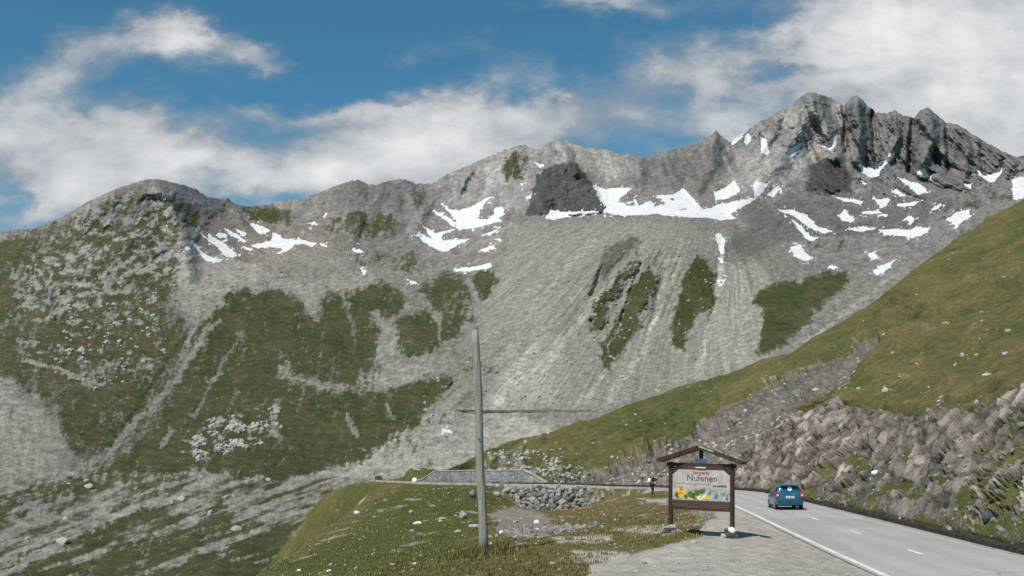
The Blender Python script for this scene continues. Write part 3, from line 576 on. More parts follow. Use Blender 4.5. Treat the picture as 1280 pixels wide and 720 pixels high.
M_kerb = simple('dark_kerb', (.060, .048, .042), .95, .1, var=.5, scale=3, bump=.8, bscale=9)
M_conc = simple('weathered_concrete', (.42, .41, .38), .9, .2, var=.35, scale=1.4, bump=.4, bscale=8)
ZL = road_z(EL[:, 1]); ZR = road_z(ER[:, 1]); ZL = ZR = CZ
ribbon('road', EL, ER, ZL, ZR, M_asph)
u = (ER-EL)/np.linalg.norm(ER-EL, axis=1)[:, None]
edge_o = ribbon('road_edge_line', EL+u*.14, EL+u*.34, ZL, ZL, M_line, lift=.005)
s = np.r_[0, np.cumsum(np.linalg.norm(np.diff(CL, axis=0), axis=1))]
def dash(s0, s1, i):
    q = np.linspace(s0, s1, 6); c = np.c_[np.interp(q, s, CL[:, 0]), np.interp(q, s, CL[:, 1])]; n = np.c_[np.interp(q, s, u[:, 0]), np.interp(q, s, u[:, 1])]; z = np.interp(q, s, CZ)
    return ribbon('road_centre_dash', c-n*.08, c+n*.08, z, z, M_line, lift=.005)
s40 = float(np.interp(39.3, CL[:, 1], s))
for i, k in enumerate(range(-2, 10)): dash(s40+k*9.2-.95, s40+k*9.2+.95, i)
def kerb(name, E, out, lo, hi, h, w, mat, wob=.0, seed=1):
    m = MB(); prev = None; vsx = []; 
    O = offset(E, CL, out)
    for i in range(lo, hi):
        p = O[i]; n = (E[i]-CL[i]); n = n/np.linalg.norm(n); z = CZ[i]
        hh = h*(1+wob*float(fbm(np.array([i*.8+seed]), np.array([.5]), np.array([.2]), 3)[0]))
        vsx.append([(p[0], p[1], z-.3), (p[0]+n[0]*.03, p[1]+n[1]*.03, z+hh), (p[0]+n[0]*w, p[1]+n[1]*w, z+hh*1.02), (p[0]+n[0]*(w+.04), p[1]+n[1]*(w+.04), z-.3)])
    b = len(m.v); n = len(vsx)
    m.v = [v for r in vsx for v in r]
    m.f = [(4*i+k, 4*i+k+1, 4*i+5+k, 4*i+4+k) for i in range(n-1) for k in range(3)] + [(0,1,2,3), (4*n-4, 4*n-1, 4*n-2, 4*n-3)]
    o = m.build(name, mat); o['kind'] = 'structure'; return o
kerb('road_kerb', ER, .15, 8, 122, .20, .38, M_kerb, .7)
kerb('road_shoulder', ER, .02, 8, 122, .012, .14, M_conc, 0)

# ------------------------------------------------------------------ near hillside with the rock cut
ROCKCUT = [(890,625),(905,600),(918,582),(935,566),(985,530),(1020,516),(1052,503),(1064,511),(1100,515),(1130,521),(1150,519),(1190,513),(1225,511),(1245,500),(1260,497),(1280,487),(1400,470),(1560,460),(1560,900),(860,900)]
HB = offset(ER, CL, .75)
HILL = {}
def build_hill():
    hx, hy = proj(HB[:, 0], HB[:, 1], CZ+.06)
    k = np.argsort(hx); hx, hy, hY = hx[k], hy[k], HB[k, 1]
    nn = ER-CL; nn /= np.linalg.norm(nn, axis=1)[:, None]; bn = nn[k]; bX, bZ = HB[k, 0], CZ[k]+.06
    SL = 1.2
    def face(px, py):
        rx, rz = ray(px, py); nx, ny = .9965, -.083; yb = np.interp(px, hx, hY); xb = np.interp(px, hx, bX); zb = np.interp(px, hx, bZ)
        den = np.minimum(rz - SL*(rx*nx+ny), -.06)
        return np.clip((zb - SL*(xb*nx+yb*ny))/den, yb, yb*1.9)
    ctrl = []
    last = -1e9
    for a, b, c in zip(hx, hy, hY):
        if a-last > 26 and 470 < a < 885: ctrl.append((a, b, math.log(c))); last = a
    for a, b in [(905,598),(918,582),(935,566),(960,548),(985,530),(1020,516),(1052,504),(1100,515),(1150,519),(1190,513),(1225,511),(1260,497),(1280,487),(1340,478),(1400,470),(1480,465),(1560,460)]:
        f = float(face(np.array(float(a)), np.array(float(b)))); ctrl += [(a, b, math.log(f)), (a, b-6, math.log(f*1.02))]
    base = np.interp(np.arange(470, 1560, 1.0), hx, hy)
    cols = np.arange(470, 1560, 1.0)
    sk = interp([(470,603),(560,585),(600,568),(620,559),(650,550),(700,537),(760,516),(800,500),(850,483),(880,475),(920,462),(960,450),(985,442),(1010,427),(1060,396),(1100,371),(1140,340),(1170,318),(1200,296),(1240,270),(1280,249),(1400,185),(1560,110)], cols)
    sk = sk + 1.3*fbm(cols/30, cols*0, cols*0+2, 4, .6)
    top = [(560,585,170),(620,559,196),(700,537,205),(800,500,225),(880,475,240),(960,450,255),(1060,396,275),(1100,371,285),(1200,296,300),(1280,249,310),(1400,185,310),(1560,110,300),
           (800,560,152),(900,545,150),(960,510,150),(1050,445,165),
           (1150,440,125),(1200,400,150),(1280,400,115),(1280,330,200),(1400,330,125),(1560,300,110),(1150,380,190),(700,575,160),(640,580,165)]
    ctrl += [(a, b, math.log(c)) for a, b, c in top]
    ev = tps(ctrl, 220, 120, 1e-3)
    nr = 420; t = np.linspace(0, 1, nr)[:, None]
    base = base
    PX = np.broadcast_to(cols[None], (nr, len(cols))).copy(); PY = base[None]*(1-t)+sk[None]*t
    gx = np.arange(464, 1570, 6.0); gy = np.arange(90, 960, 4.0)
    G = ev(*np.meshgrid(gx, gy))
    fi = np.clip((PX-gx[0])/6, 0, len(gx)-1.001); fj = np.clip((PY-gy[0])/4, 0, len(gy)-1.001)
    i = fi.astype(int); j = fj.astype(int); a = fi-i; b = fj-j
    LY = G[j, i]*(1-a)*(1-b)+G[j, i+1]*a*(1-b)+G[j+1, i]*(1-a)*b+G[j+1, i+1]*a*b
    fm = region(PX, PY, ROCKCUT, 6); LY = LY*(1-fm) + np.log(face(PX, PY))*fm
    lb = np.log(np.interp(cols, hx, hY))[None]           # start exactly on the road side
    LY = lb + (LY-lb)*sstep(0, .06, t)
    stp = .12/nr; ar = np.arange(nr)[:, None]*stp
    LY = np.maximum.accumulate(LY-ar, 0)+ar
    Y0 = np.exp(LY); rx, rz = ray(PX, PY); X0, Z0 = rx*Y0, rz*Y0
    w1 = fbm(PX/30, PY/22, PX*0+3, 5, .6); w2 = fbm(PX/30, PY/22, PX*0+11, 5, .6); fn = fbm(PX/4.5, PY/4, PX*0+5, 4, .65); bg = fbm(PX/110, PY/45, PX*0+8, 4, .5)
    band = fbm((PX*.42+PY)/17, (PX-PY*.42)/170, PX*0+2, 4, .55)
    band2 = fbm((PX*.36+PY)/5.5, (PX-PY*.36)/55, PX*0+12, 3, .6)
    WX, WY = PX+w1*9+fn*3, PY+w2*6+fn*2
    RX, RY = PX+fn*7+w1*9, PY+w2*9+fn*5
    rock = region(RX, RY, ROCKCUT, 3.5)
    gully = region(WX, WY, [(1092,414),(1070,424),(1040,438),(1000,460),(960,480),(930,496),(880,518),(835,545),(790,565),(745,578),(715,590),(690,604),(700,640),(880,640),(912,588),(940,556),(985,525),(1030,490),(1062,460),(1098,428)], 5)
    lowm = region(WX, WY, [(560,600),(600,572),(640,563),(700,575),(745,575),(715,590),(690,620),(560,620)], 5)
    grass = np.full(PX.shape, .86)
    grass -= .80*gully*sstep(-.5, -.05, fn+.5*w1+.4) + lowm*.42*sstep(-.2, .2, fn+w1) + .35*sstep(.30, .52, fn)*(1-gully)*sstep(-.1, .2, band+bg*.3)
    grass -= .25*sstep(.12, .4, band)*sstep(-.1, .3, fn+w1*.6) + .3*sstep(.3, .55, band2+.4*fn)
    gl = sstep(0, 1, stroke(WX, WY, [(1095,412),(1140,400),(1200,388)], 5)); grass -= .3*gl
    wet = region(WX, WY, [(1190,650),(1230,560),(1262,530),(1330,520),(1400,700),(1280,700)], 12)*sstep(-.25, .25, w1+fn*.6)
    patch = sstep(-.05, .3, fbm(PX/34, PY/26, PX*0+15, 4, .6))*region(PX, PY, [(930,600),(1000,560),(1100,560),(1200,560),(1250,640),(1250,700),(1000,640)], 20)
    toe = sstep(26, 8, (base[None]-PY))*(PX > 960)
    rg = np.clip(.9*wet + .72*patch + .62*toe*sstep(-.3, .2, w1+fn), 0, .82)
    grass = np.clip(grass*(1-rock) + rock*rg, 0, 1)
    # blocky rock
    sa, sb = (Y0+Z0*1.4)/1.72, (Z0-Y0*.7)/1.22
    c1 = cells(sa/3.6+w1*.3, sb/1.25+w2*.3, X0/2.4); c2 = cells(sa/1.7+w2*.3, sb/.55+w1*.3, X0/1.1)
    blk = (c1[2]-.5)*1.7 + c1[3]*1.5 + np.clip(c1[1]*5, 0, .4)*.8 + ((c2[2]-.5)*.9 + c2[3]*1.0 + np.clip(c2[1]*5, 0, .35)*.6)
    rf = fbm(X0/4.5, Y0/9, Z0/4, 4, .55, True)
    bar = rock*(1-sstep(.4, .65, grass))
    cg = cells(X0/1.1, Y0/3.0, Z0/.9)
    D = -rock*rf*.35 - bar*blk*.29 - (1-rock)*fbm(X0/16, Y0/22, Z0/12, 4, .5)*1.2 - (1-rock)*(1-gully)*(band*1.0+band2*.45+bg*1.2+fbm(X0/2.2, Y0/4, Z0/2.2, 3, .6)*.30)
    D += gully*(1.3 - (fbm(X0/3, Y0/5, Z0/3, 4, .6)*.4 + np.clip(cg[1]*2, 0, .6)*.30))
    lip = sstep(0, 1, stroke(PX+w1*5, PY+w2*3, [(1092,412),(1050,425),(1000,452),(930,488)], 7))
    fade = np.clip(t*14, 0, 1)*np.clip((1-t)*10+.3, 0, 1)
    V = np.stack([X0, Y0, Z0], -1)
    N = np.cross(np.gradient(V, axis=1), np.gradient(V, axis=0)); N /= np.linalg.norm(N, axis=2)[..., None]
    V = V - N*(D*fade*np.clip(Y0/90, .7, 1.8))[..., None]*np.where((N[..., 0]*rx+N[..., 1]+N[..., 2]*rz)[..., None] < 0, 1, -1)
    tone = .22 + .05*w1 + .05*fn
    rt = .115 + .11*c1[2] + .16*c1[2]*c2[2] + .14*np.clip(c2[2]-.5, 0, 1) + .06*w2
    rt = rt*(.55+.45*np.clip(c2[1]*3.5, 0, 1))*(.6+.4*np.clip(c1[1]*3.0, 0, 1))
    tone = tone*(1-rock)+rt*rock; tone = np.where(gully > .5, (.118+.075*cg[2]+.05*fn+.03*w1)*(.7+.3*np.clip(cg[1]*3, 0, 1)), tone)
    tone = np.clip(tone, .03, .5)
    warm = np.clip(.55 + .5*w1 + rock*(.5*(c1[2]-.4)+.35*sstep(1060, 940, PX)+.42) + gully*.3, 0, 1)
    dry = np.clip(.56 + .8*bg + 1.1*band + .7*band2 + .35*fn - .35*rock + .1*w2 - .25*(PX < 900), 0, 1)
    # foot under the verge, reverse side
    f0 = V[0].copy(); f0[:, 2] -= .6; f0[:, 1] -= .05
    back = []
    for k in range(1, 7):
        v = V[-1].copy(); v[:, 1] += 12*k; v[:, 0] += 4*k; v[:, 2] -= 2.5*k*k*.5; back.append(v)
    V2 = np.concatenate([f0[None], V, np.array(back)], 0); ext = lambda q: np.concatenate([q[:1], q, np.repeat(q[-1:], 6, 0)], 0)
    mat = terrain_mat('hillside_ground', .12, (.070, .082, .026), (.135, .112, .046), .6, .12)
    grid_mesh('hillside', V2, {'cover': np.stack([ext(grass), ext(grass*0), ext(tone)], -1), 'tint': np.stack([ext(warm), ext(dry), ext(grass*0+.15)], -1)}, mat)
    hm = bpy.data.objects['hillside'].data; fr = ext(rock*(1-grass)+gully*.8*(1-grass))[:-1, :-1].ravel(); hm.polygons.foreach_set('use_smooth', fr < 2)
    HILL.update(cols=cols, V=V, PX=PX, PY=PY, rock=rock, gully=gully, grass=grass)
build_hill()

# ------------------------------------------------------------------ stones
def rock_mesh(name, seed, mat, sub=2, flat=.7, rough=.35):
    bm = bmesh.new(); bmesh.ops.create_icosphere(bm, subdivisions=sub, radius=1)
    P = np.array([v.co for v in bm.verts]); rs = np.random.default_rng(seed)
    N = rs.normal(size=(9, 3)); N /= np.linalg.norm(N, axis=1)[:, None]; H = rs.uniform(.55, .9, 9)
    r = np.ones(len(P))
    for n, h in zip(N, H):
        d = P @ n; r = np.where(d > 1e-3, np.minimum(r, h/np.maximum(d, 1e-3)), r)   # broken planes
    r = r*(1+rough*.3*fbm(P[:, 0]*1.3+seed, P[:, 1]*1.3, P[:, 2]*1.3, 3))
    P = P*r[:, None]*np.array([1, rs.uniform(.7, 1), flat])
    for v, p in zip(bm.verts, P): v.co = p
    me = bpy.data.meshes.new(name); bm.to_mesh(me); bm.free(); me.materials.append(mat); return me
M_rockl = simple('pale_stone', (.40, .385, .35), .95, .15, var=.4, scale=2.5, bump=.5, bscale=7)
M_rockm = simple('grey_stone', (.26, .25, .235), .95, .15, var=.45, scale=2.0, bump=.5, bscale=7)
M_rockw = simple('white_stone', (.80, .78, .74), .9, .2, var=.1, scale=2.0)
M_rockd = simple('dark_stone', (.085, .088, .088), .95, .15, var=.5, scale=3.0, bump=.5, bscale=7)
def stone(px, py, Y, size, label, mat=None, name='boulder', cat='boulder', group=None, flat=.7, rz=None, sx=1.0, seed=None, sink=.25):
    seed = seed if seed is not None else int(px*7+py)
    me = rock_mesh(name, seed, mat or M_rockl, 2, flat)
    o = bpy.data.objects.new(name, me); COL.objects.link(o)
    p = at(px, py, Y); z = gz1(p.x, p.y)
    o.location = (p.x, p.y, z+size*flat*(1-2*sink)*.6); o.scale = (size*sx, size, size)
    o.rotation_euler = (random.uniform(-.2, .2), random.uniform(-.2, .2), rz if rz is not None else random.uniform(0, 6.28))
    tag(o, label, cat, group); return o
def hit(px, py, y0=22, y1=170):
    """where the line of sight through a photo point meets the near ground"""
    a, b = ray(px, py); ys = np.linspace(y0, y1, 1500)
    g = ground_z(float(a)*ys, ys, True); d = float(b)*ys - g
    k = np.argmax(d < 0) if (d < 0).any() else len(ys)-1
    return Vector((float(a)*ys[k], ys[k], float(g[k])))
def place_stone(px, py, w_px, label, mat=None, name='boulder', cat='boulder', group=None, flat=.7, sx=1.0, rz=None, seed=None, sink=.2):
    p = hit(px, py); size = w_px*p.y/F/2
    me = rock_mesh(name, seed if seed is not None else int(px*7+py), mat or M_rockl, 2, flat)
    o = bpy.data.objects.new(name, me); COL.objects.link(o)
    o.scale = (size, size/sx, size*1.1); o.location = (p.x, p.y, p.z+size*flat*(.75-sink))
    o.rotation_euler = (random.uniform(-.15, .15), random.uniform(-.15, .15), rz if rz is not None else random.uniform(-.5, .5))
    return tag(o, label, cat, group)

# boulders one can tell apart on the meadow
MB_ = [(446,642,8,'small white boulder low on the left edge of the meadow',M_rockw,.6,1.4),(475,641,11,'grey weathered boulder half sunk in the green meadow bank',M_rockm,.5,1.4),(481,627,8,'small grey boulder, uppermost on the left of the meadow',M_rockm,.5,1.3),
 (500,636,14,'low grey boulder with grass over it, middle of the meadow bank',M_rockm,.5,1.3),(514,642,8,'pale round boulder just above the white slab on the meadow',M_rockl,.7,1),(522,656,14,'long white slab of stone lying tilted on the meadow',M_rockw,.4,2.2),
 (515,665,7,'small pale stone just below the white slab on the meadow',M_rockl,.6,1.2),(541,635,9,'grey-green boulder right of the middle of the meadow',M_rockm,.6,1.2),(553,650,13,'flat pale boulder sunk in grass left of the pole',M_rockl,.35,1.8),
 (579,648,12,'upright pale grey boulder just left of the wooden pole',M_rockl,.9,1),(591,622,12,'large grey boulder partly hidden behind the wooden pole',M_rockm,.9,1),(622,620,11,'pale leaning boulder right of the pole at the top of the meadow',M_rockl,.7,1.4),
 (573,666,11,'flat light stone left of the foot of the pole',M_rockl,.4,1.6),(592,660,16,'long pale grey slab of rock lying at the left of the pole',M_rockl,.45,1.9),(627,667,7,'small white stone on bare earth right of the pole',M_rockw,.6,1.2),
 (649,674,26,'long pale slanting slab beside the gravel heap right of the pole',M_rockl,.30,2.4),(644,654,7,'brownish stone on the bare earth patch beyond the pole',M_rockl,.7,1),(671,655,8,'round bright white boulder at the foot of the boulder wall',M_rockw,.8,1),
 (672,664,9,'whitish stone on top of the gravel heap',M_rockw,.6,1.2),(691,706,9,'pale stone in the rough grass at the bottom of the photo',M_rockl,.5,1.5),(491,707,10,'pale flat stone in the grass at the lower left of the meadow',M_rockl,.4,1.7),(519,706,9,'whitish flat stone in the grass, second from the lower left',M_rockw,.4,1.8),
 (374,715,7,'tiny white stone nearest the lower left corner of the meadow',M_rockw,.6,1.2),(412,715,8,'small white stone at the bottom of the meadow, left of centre',M_rockw,.5,1.4),(735,650,7,'small grey stone in dry grass between wall and sign',M_rockm,.6,1.2)]
for a in MB_: place_stone(a[0], a[1], a[2], a[3], a[4], flat=a[5], sx=a[6], group='boulders on the meadow')
place_stone(518,603,7.5,'small bright white marker stone beside the far road, left of the wall',M_rockw,'marker_stone','stone',flat=1.0,seed=5)

# heap of rubble right of the pole, and scattered stones: nobody could count them
def scatter(name, spots, mat, label, cat, flat=.7, sub=1):
    protos = []
    for k in range(6):
        me = rock_mesh('proto', 40+k, mat, sub, flat); protos.append((np.array([v.co for v in me.vertices]), [tuple(p.vertices) for p in me.polygons])); bpy.data.meshes.remove(me)
    vs_, fs_, b = [], [], 0
    for i, (x, y, z, r) in enumerate(spots):
        P, Fs = protos[i % 6]; a = random.uniform(0, 6.28); ca, sa = math.cos(a), math.sin(a)
        Q = P @ np.array([[ca, sa, 0], [-sa, ca, 0], [0, 0, 1]])*r*np.array([random.uniform(.8, 1.2), 1, random.uniform(.7, 1.2)])
        vs_.append(Q+np.array([x, y, z])); fs_ += [tuple(b+j for j in f) for f in Fs]; b += len(P)
    me = bpy.data.meshes.new(name); me.from_pydata(np.concatenate(vs_).tolist(), [], fs_); me.materials.append(mat); me.update()
    o = bpy.data.objects.new(name, me); COL.objects.link(o); tag(o, label, cat, kind='stuff'); return o
sp = []
p = hit(684, 664); bx = p.x+rng.normal(0, .95, 420); by = p.y+rng.normal(0, 2.6, 420); bz = ground_z(bx, by)
for x, y, z in zip(bx, by, bz): sp.append((x, y, z+.03, random.uniform(.05, .22)*(1.3 if random.random() < .2 else 1)))
scatter('rubble_heap', sp, M_rockm, 'heap of grey rubble on the ground below the boulder wall', 'rubble')
sp = []
bx = rng.uniform(-15, 10, 1800); by = 30*np.exp(rng.random(1800)*1.5); bz = ground_z(bx, by); bd = road_near(bx, by)[0]
for x, y, z, d in zip(bx, by, bz, bd):
    if d < 3.6: continue
    r = random.uniform(.02, .07)*(2.2 if random.random() < .06 else 1)*(y/45)**.5
    sp.append((x, y, z+r*.2, r))
scatter('scattered_stones', sp, M_rockl, 'small pale stones scattered over the grass and gravel', 'stones')

# stones lying on the big slopes
def slope_spots(S, dens, n, rmin, rmax, power=2.2):
    p = np.clip(dens, 0, None)[2:-2, 2:-2]; P = (p*np.ones_like(p)).ravel(); P = P/P.sum()
    k = rng.choice(P.size, n, p=P); V = S['V'][2:-2, 2:-2].reshape(-1, 3)[k]
    return [(v[0], v[1], v[2]+.1*r, r) for v, r in zip(V, rmin+(rmax-rmin)*rng.random(n)**power)]
S = MASSIF; px_, py_ = S['PX'], S['PY']
heapd = np.zeros(px_.shape)
for p, w in (([(215,555),(270,525),(355,510),(352,540),(285,570),(225,575)], 3.0), ([(20,330),(110,265),(215,250),(240,345),(215,365),(120,385),(30,400)], .6), ([(80,380),(200,375),(210,440),(150,490),(60,470)], 1.2), ([(240,330),(440,330),(470,355),(240,370)], .5), ([(0,590),(420,590),(420,640),(0,700)], .05), ([(430,300),(480,300),(480,340),(420,345)], 1.0)):
    heapd = np.maximum(heapd, w*region(px_, py_, p, 8))
cl = fbm(px_/16, py_/12, px_*0+21, 4, .6)
dens = heapd*sstep(-.05, .35, cl)*(px_ > -20)
scatter('boulder_field', slope_spots(S, dens, 1100, .6, 3.8, 3.2), M_rockl, 'pale boulders strewn over the green left mountainside', 'boulders')
tal = region(px_, py_, [(600,330),(860,280),(900,300),(900,470),(760,505),(560,510),(480,590),(420,600),(560,460)], 10)
scatter('talus_blocks', slope_spots(S, tal*sstep(0, .4, cl), 700, .6, 2.6, 2.6), M_rockl, 'loose pale blocks lying on the central scree fan', 'boulders')
S = HILL; qx, qy = S['PX'], S['PY']
cl2 = fbm((qx*.4+qy)/10, (qx-qy*.4)/60, qx*0+21, 4, .6)
d2 = (1-S['rock'])*sstep(.1, .4, cl2) + .8*S['gully'] + 1.2*region(qx, qy, [(600,572),(700,575),(745,580),(720,600),(620,600)], 8)
d2 = d2*(qx < 1300)/np.maximum(1, S['V'][..., 1]/100)
scatter('hillside_stones', slope_spots(S, d2, 2200, .08, .60, 3.4), M_rockl, 'pale stones strewn over the grassy hillside and its gully', 'stones')
d3 = S['rock']*(qx < 1290)*region(qx, qy, [(900,640),(1000,560),(1290,560),(1290,720),(960,660)], 10)
scatter('rock_cut_rubble', slope_spots(S, d3, 300, .05, .24, 2.4), M_rockm, 'broken stones lying on the ledges of the roadside rock cut', 'rubble')
def hill_point(px, py):
    k = np.argmin((S['PX']-px)**2+(S['PY']-py)**2); return Vector(S['V'].reshape(-1, 3)[k])
for px, py, w, lab, mt, fl, sx in [(913,512,17,'broad grey boulder lying on the gully scree beside the grass',M_rockm,.5,1.5),(1238,655,17,'dark angular boulder at the foot of the rock cut',M_rockd,1.1,1),(1187,668,13,'pale pinkish boulder at the road edge below the rock cut',M_rockl,.8,1.2),
        (1252,510,11,'whitish boulder at the right end of the rock cut rim',M_rockl,.7,1.2),(1256,408,10,'pale boulder high on the right hillside pasture',M_rockl,.6,1.6),(1097,596,10,'white boulder standing out halfway up the rock cut',M_rockw,.7,1.2),(1280,535,22,'grey slab sticking out of the grass right of the rock cut',M_rockm,.4,2.0),(1210,600,10,'light grey boulder wedged in the rock cut above the dark one',M_rockl,.7,1.2)]:
    p = hill_point(px, py); sz = w*p.y/F/2; o = bpy.data.objects.new('boulder', rock_mesh('boulder', int(px), mt, 2, fl)); COL.objects.link(o)
    o.location = p+Vector((0, -sz*.3, sz*fl*.4)); o.scale = (sz, sz/sx, sz*1.1); tag(o, lab, 'boulder', 'boulders on the hillside')

# ------------------------------------------------------------------ walls
def boulder_wall():
    """rough blocks stacked below the road edge; outline of its face in the photo"""
    low = [(606,611),(622,613),(640,626),(665,641),(685,648),(700,640),(715,636),(745,628),(775,617),(800,613)]
    O = offset(EL, CL, .1); ox, oy = proj(O[:, 0], O[:, 1], CZ); sel = (O[:, 1] > 112) & (O[:, 1] < 146); order = np.argsort(ox[sel])
    ox, O2, OZ = ox[sel][order], O[sel][order], CZ[sel][order]
    m = MB(); rs = random.Random(3); protos = []
    for k in range(8):
        me = rock_mesh('proto', 80+k, M_rockm, 2, .8); protos.append((np.array([v.co for v in me.vertices]), [tuple(p.vertices) for p in me.polygons])); bpy.data.meshes.remove(me)
    for row in range(9):
        px = 604+rs.uniform(0, 4)
        while px < 802:
            lo = float(interp(low, px)); x = float(np.interp(px, ox, O2[:, 0])); y = float(np.interp(px, ox, O2[:, 1])); z = float(np.interp(px, ox, OZ))
            top = float(proj(np.array(x), np.array(y), np.array(z))[1])
            size = rs.uniform(5.0, 9.5)
            py = top+2.6+row*4.7+rs.uniform(-1.2, 1.2)
            if py < lo+1.0:
                Yd = y-.15-(py-top)/14*.75; p = at(px+rs.uniform(-1, 1), py, Yd); r = size*Yd/F*.72
                P, Fs = protos[rs.randrange(8)]; a = rs.uniform(0, 6.28); ca, sa = math.cos(a), math.sin(a); b_ = rs.uniform(-.6, .6)
                Q = (P*np.array([r*rs.uniform(.9, 1.35), r, r*rs.uniform(.8, 1.25)])) @ np.array([[ca, sa, 0], [-sa, ca, 0], [0, 0, 1]]) @ np.array([[math.cos(b_), 0, math.sin(b_)], [0, 1, 0], [-math.sin(b_), 0, math.cos(b_)]])
                m.add((Q+np.array(p)).tolist(), Fs)
            px += size*1.02
    # earth-and-mortar core behind the blocks
    core = []
    for px in range(606, 802, 6):
        x = float(np.interp(px, ox, O2[:, 0])); y = float(np.interp(px, ox, O2[:, 1])); z = float(np.interp(px, ox, OZ)); lo = float(interp(low, px)); yy = y-.1-max(0, lo-610)/14*.7
        core.append(((x, y+.35, z-.04), tuple(at(px, lo+2, yy))))
    vs_ = [p for c in core for p in c]; m.add(vs_, [(2*i, 2*i+1, 2*i+3, 2*i+2) for i in range(len(core)-1)])
    mt, t = new_mat('wall_blocks'); co = t.n('ShaderNodeTexCoord').outputs['Object']
    isl = t.n('ShaderNodeNewGeometry').outputs['Random Per Island']
    c = t.mix(isl, (.11, .108, .105), (.36, .345, .325)); c = t.mix(t.rng(t.noise(co, 2.0, 5, .6), .35, .65, 0, .5), c, (.20, .185, .165))
    b = t.n('ShaderNodeBsdfPrincipled', {'Base Color': c, 'Roughness': .95, 'Specular IOR Level': .1}); t.t.links.new(b.outputs[0], t.n('ShaderNodeOutputMaterial').inputs[0])
    o = m.build('boulder_wall', mt); tag(o, 'rough wall of stacked grey boulders holding up the road edge', 'wall')
boulder_wall()

# low parapet coping along the valley side of the road
def strip_wall(name, pts, h, w, mat, below=.4, parent=None, hs=None):
    m = MB(); rows = []
    for i, p in enumerate(pts):
        p = Vector(p); d = (Vector(pts[min(i+1, len(pts)-1)])-Vector(pts[max(i-1, 0)])); d.z = 0; n = Vector((-d.y, d.x, 0)).normalized()*w/2
        hh = hs[i] if hs else h
        rows += [tuple(p-n-Vector((0, 0, below))), tuple(p-n+Vector((0, 0, hh))), tuple(p+n+Vector((0, 0, hh))), tuple(p+n-Vector((0, 0, below)))]
    n = len(pts); m.add(rows, [(4*i+k, 4*i+(k+1) % 4, 4*i+4+(k+1) % 4, 4*i+4+k) for i in range(n-1) for k in range(4)]+[(0,1,2,3), (4*n-4, 4*n-3, 4*n-2, 4*n-1)])
    return m.build(name, mat, parent)
O = offset(EL, CL, .28); sel = [i for i in range(len(O)) if 100 < O[i, 1] < 158 and i % 2 == 0 and CL[i, 1] > 100]
cop = strip_wall('road_coping', [(O[i, 0], O[i, 1], CZ[i]) for i in sel], .17, .34, M_conc, .5); tag(cop, 'long low pale concrete coping along the valley edge of the road', 'coping')
O = offset(ER, CL, .5); sel = [i for i in range(len(O)) if 100 < CL[i, 1] < 150 and O[i, 0] < 20.5 and i % 2 == 0 and O[i, 0] > -3]
dk = strip_wall('drain_kerb', [(O[i, 0], O[i, 1], CZ[i]) for i in sel], .30, .3, M_kerb, .3); dk['kind'] = 'structure'

def masonry_mat(name, sc, c1, c2):
    m, t = new_mat(name); co = t.n('ShaderNodeTexCoord').outputs['Object']
    v = t.n('ShaderNodeTexVoronoi', {'Vector': co, 'Scale': sc}); e = t.n('ShaderNodeTexVoronoi', {'Vector': co, 'Scale': sc}, feature='DISTANCE_TO_EDGE')
    g = t.n('ShaderNodeSeparateColor', {0: v.outputs['Color']}).outputs[0]
    c = t.mix(g, c1, c2); c = t.mix(t.rng(t.noise(co, 1.2, 5), .35, .7, 0, .45), c, (.16, .15, .14))
    c = t.mix(t.rng(e.outputs['Distance'], .02, .06, .55, 0), c, (.13, .125, .12))
    b = t.n('ShaderNodeBsdfPrincipled', {'Base Color': c, 'Roughness': .95, 'Specular IOR Level': .1})
    bp = t.n('ShaderNodeBump', {'Height': t.rng(e.outputs['Distance'], 0, .12), 'Strength': .8, 'Distance': .06}); t.t.links.new(bp.outputs[0], b.inputs['Normal'])
    t.t.links.new(b.outputs[0], t.n('ShaderNodeOutputMaterial').inputs[0]); return m
M_mason = masonry_mat('grey_masonry', 1.7, (.19, .19, .195), (.34, .335, .33))
# retaining wall on the uphill side beyond the bend: flat top, sloping right end
O = offset(ER, CL, .95); ox, oy = proj(O[:, 0], O[:, 1], CZ)
topline = [(470,606),(522,604),(532,598),(545,589),(655,588),(664,592),(684,603.5)]
pts, hs = [], []
for px in list(range(522, 656, 6))+[655, 660, 664, 670, 677, 684]:
    sel = (O[:, 1] > 118) & (O[:, 1] < 172); k = np.argsort(ox[sel]); x = float(np.interp(px, ox[sel][k], O[sel][k, 0])); y = float(np.interp(px, ox[sel][k], O[sel][k, 1])); z = float(np.interp(px, ox[sel][k], CZ[sel][k]))
    pts.append((x, y, z)); hs.append(max(.12, float(at(px, float(interp(topline, px)), y).z)-z))
rw = empty('retaining_wall', (0, 0, 0)); tag(rw, 'grey masonry retaining wall with sloping right end above the far bend', 'wall')
wl_ = strip_wall('wall_face', pts, 1, .5, M_mason, .4, rw, hs)
strip_wall('wall_cap', [(x, y-.02, z+h) for (x, y, z), h in zip(pts, hs)], .12, .62, M_conc, -.003, rw)
# old road terrace wall far up on the debris fan
S = MASSIF
def massif_point(px, py):
    k = np.argmin((S['PX']-px)**2+(S['PY']-py)**2); return Vector(S['V'].reshape(-1, 3)[k])
far = [massif_point(px, 513+.4*math.sin(px/30)) for px in range(566, 748, 7)]
ys = np.array([p.y for p in far]); ys = np.convolve(np.pad(ys, 3, 'edge'), np.ones(7)/7, 'valid')
far = [at(px, 513, y-3) for px, y in zip(range(566, 748, 7), ys)]
fw = strip_wall('terrace_wall', far, .35, 1.2, simple('old_wall_stone', (.19, .18, .155), .95, .1, var=.4, scale=.4), 1.2); tag(fw, 'thin dark terrace wall running across the foot of the scree fan', 'wall')

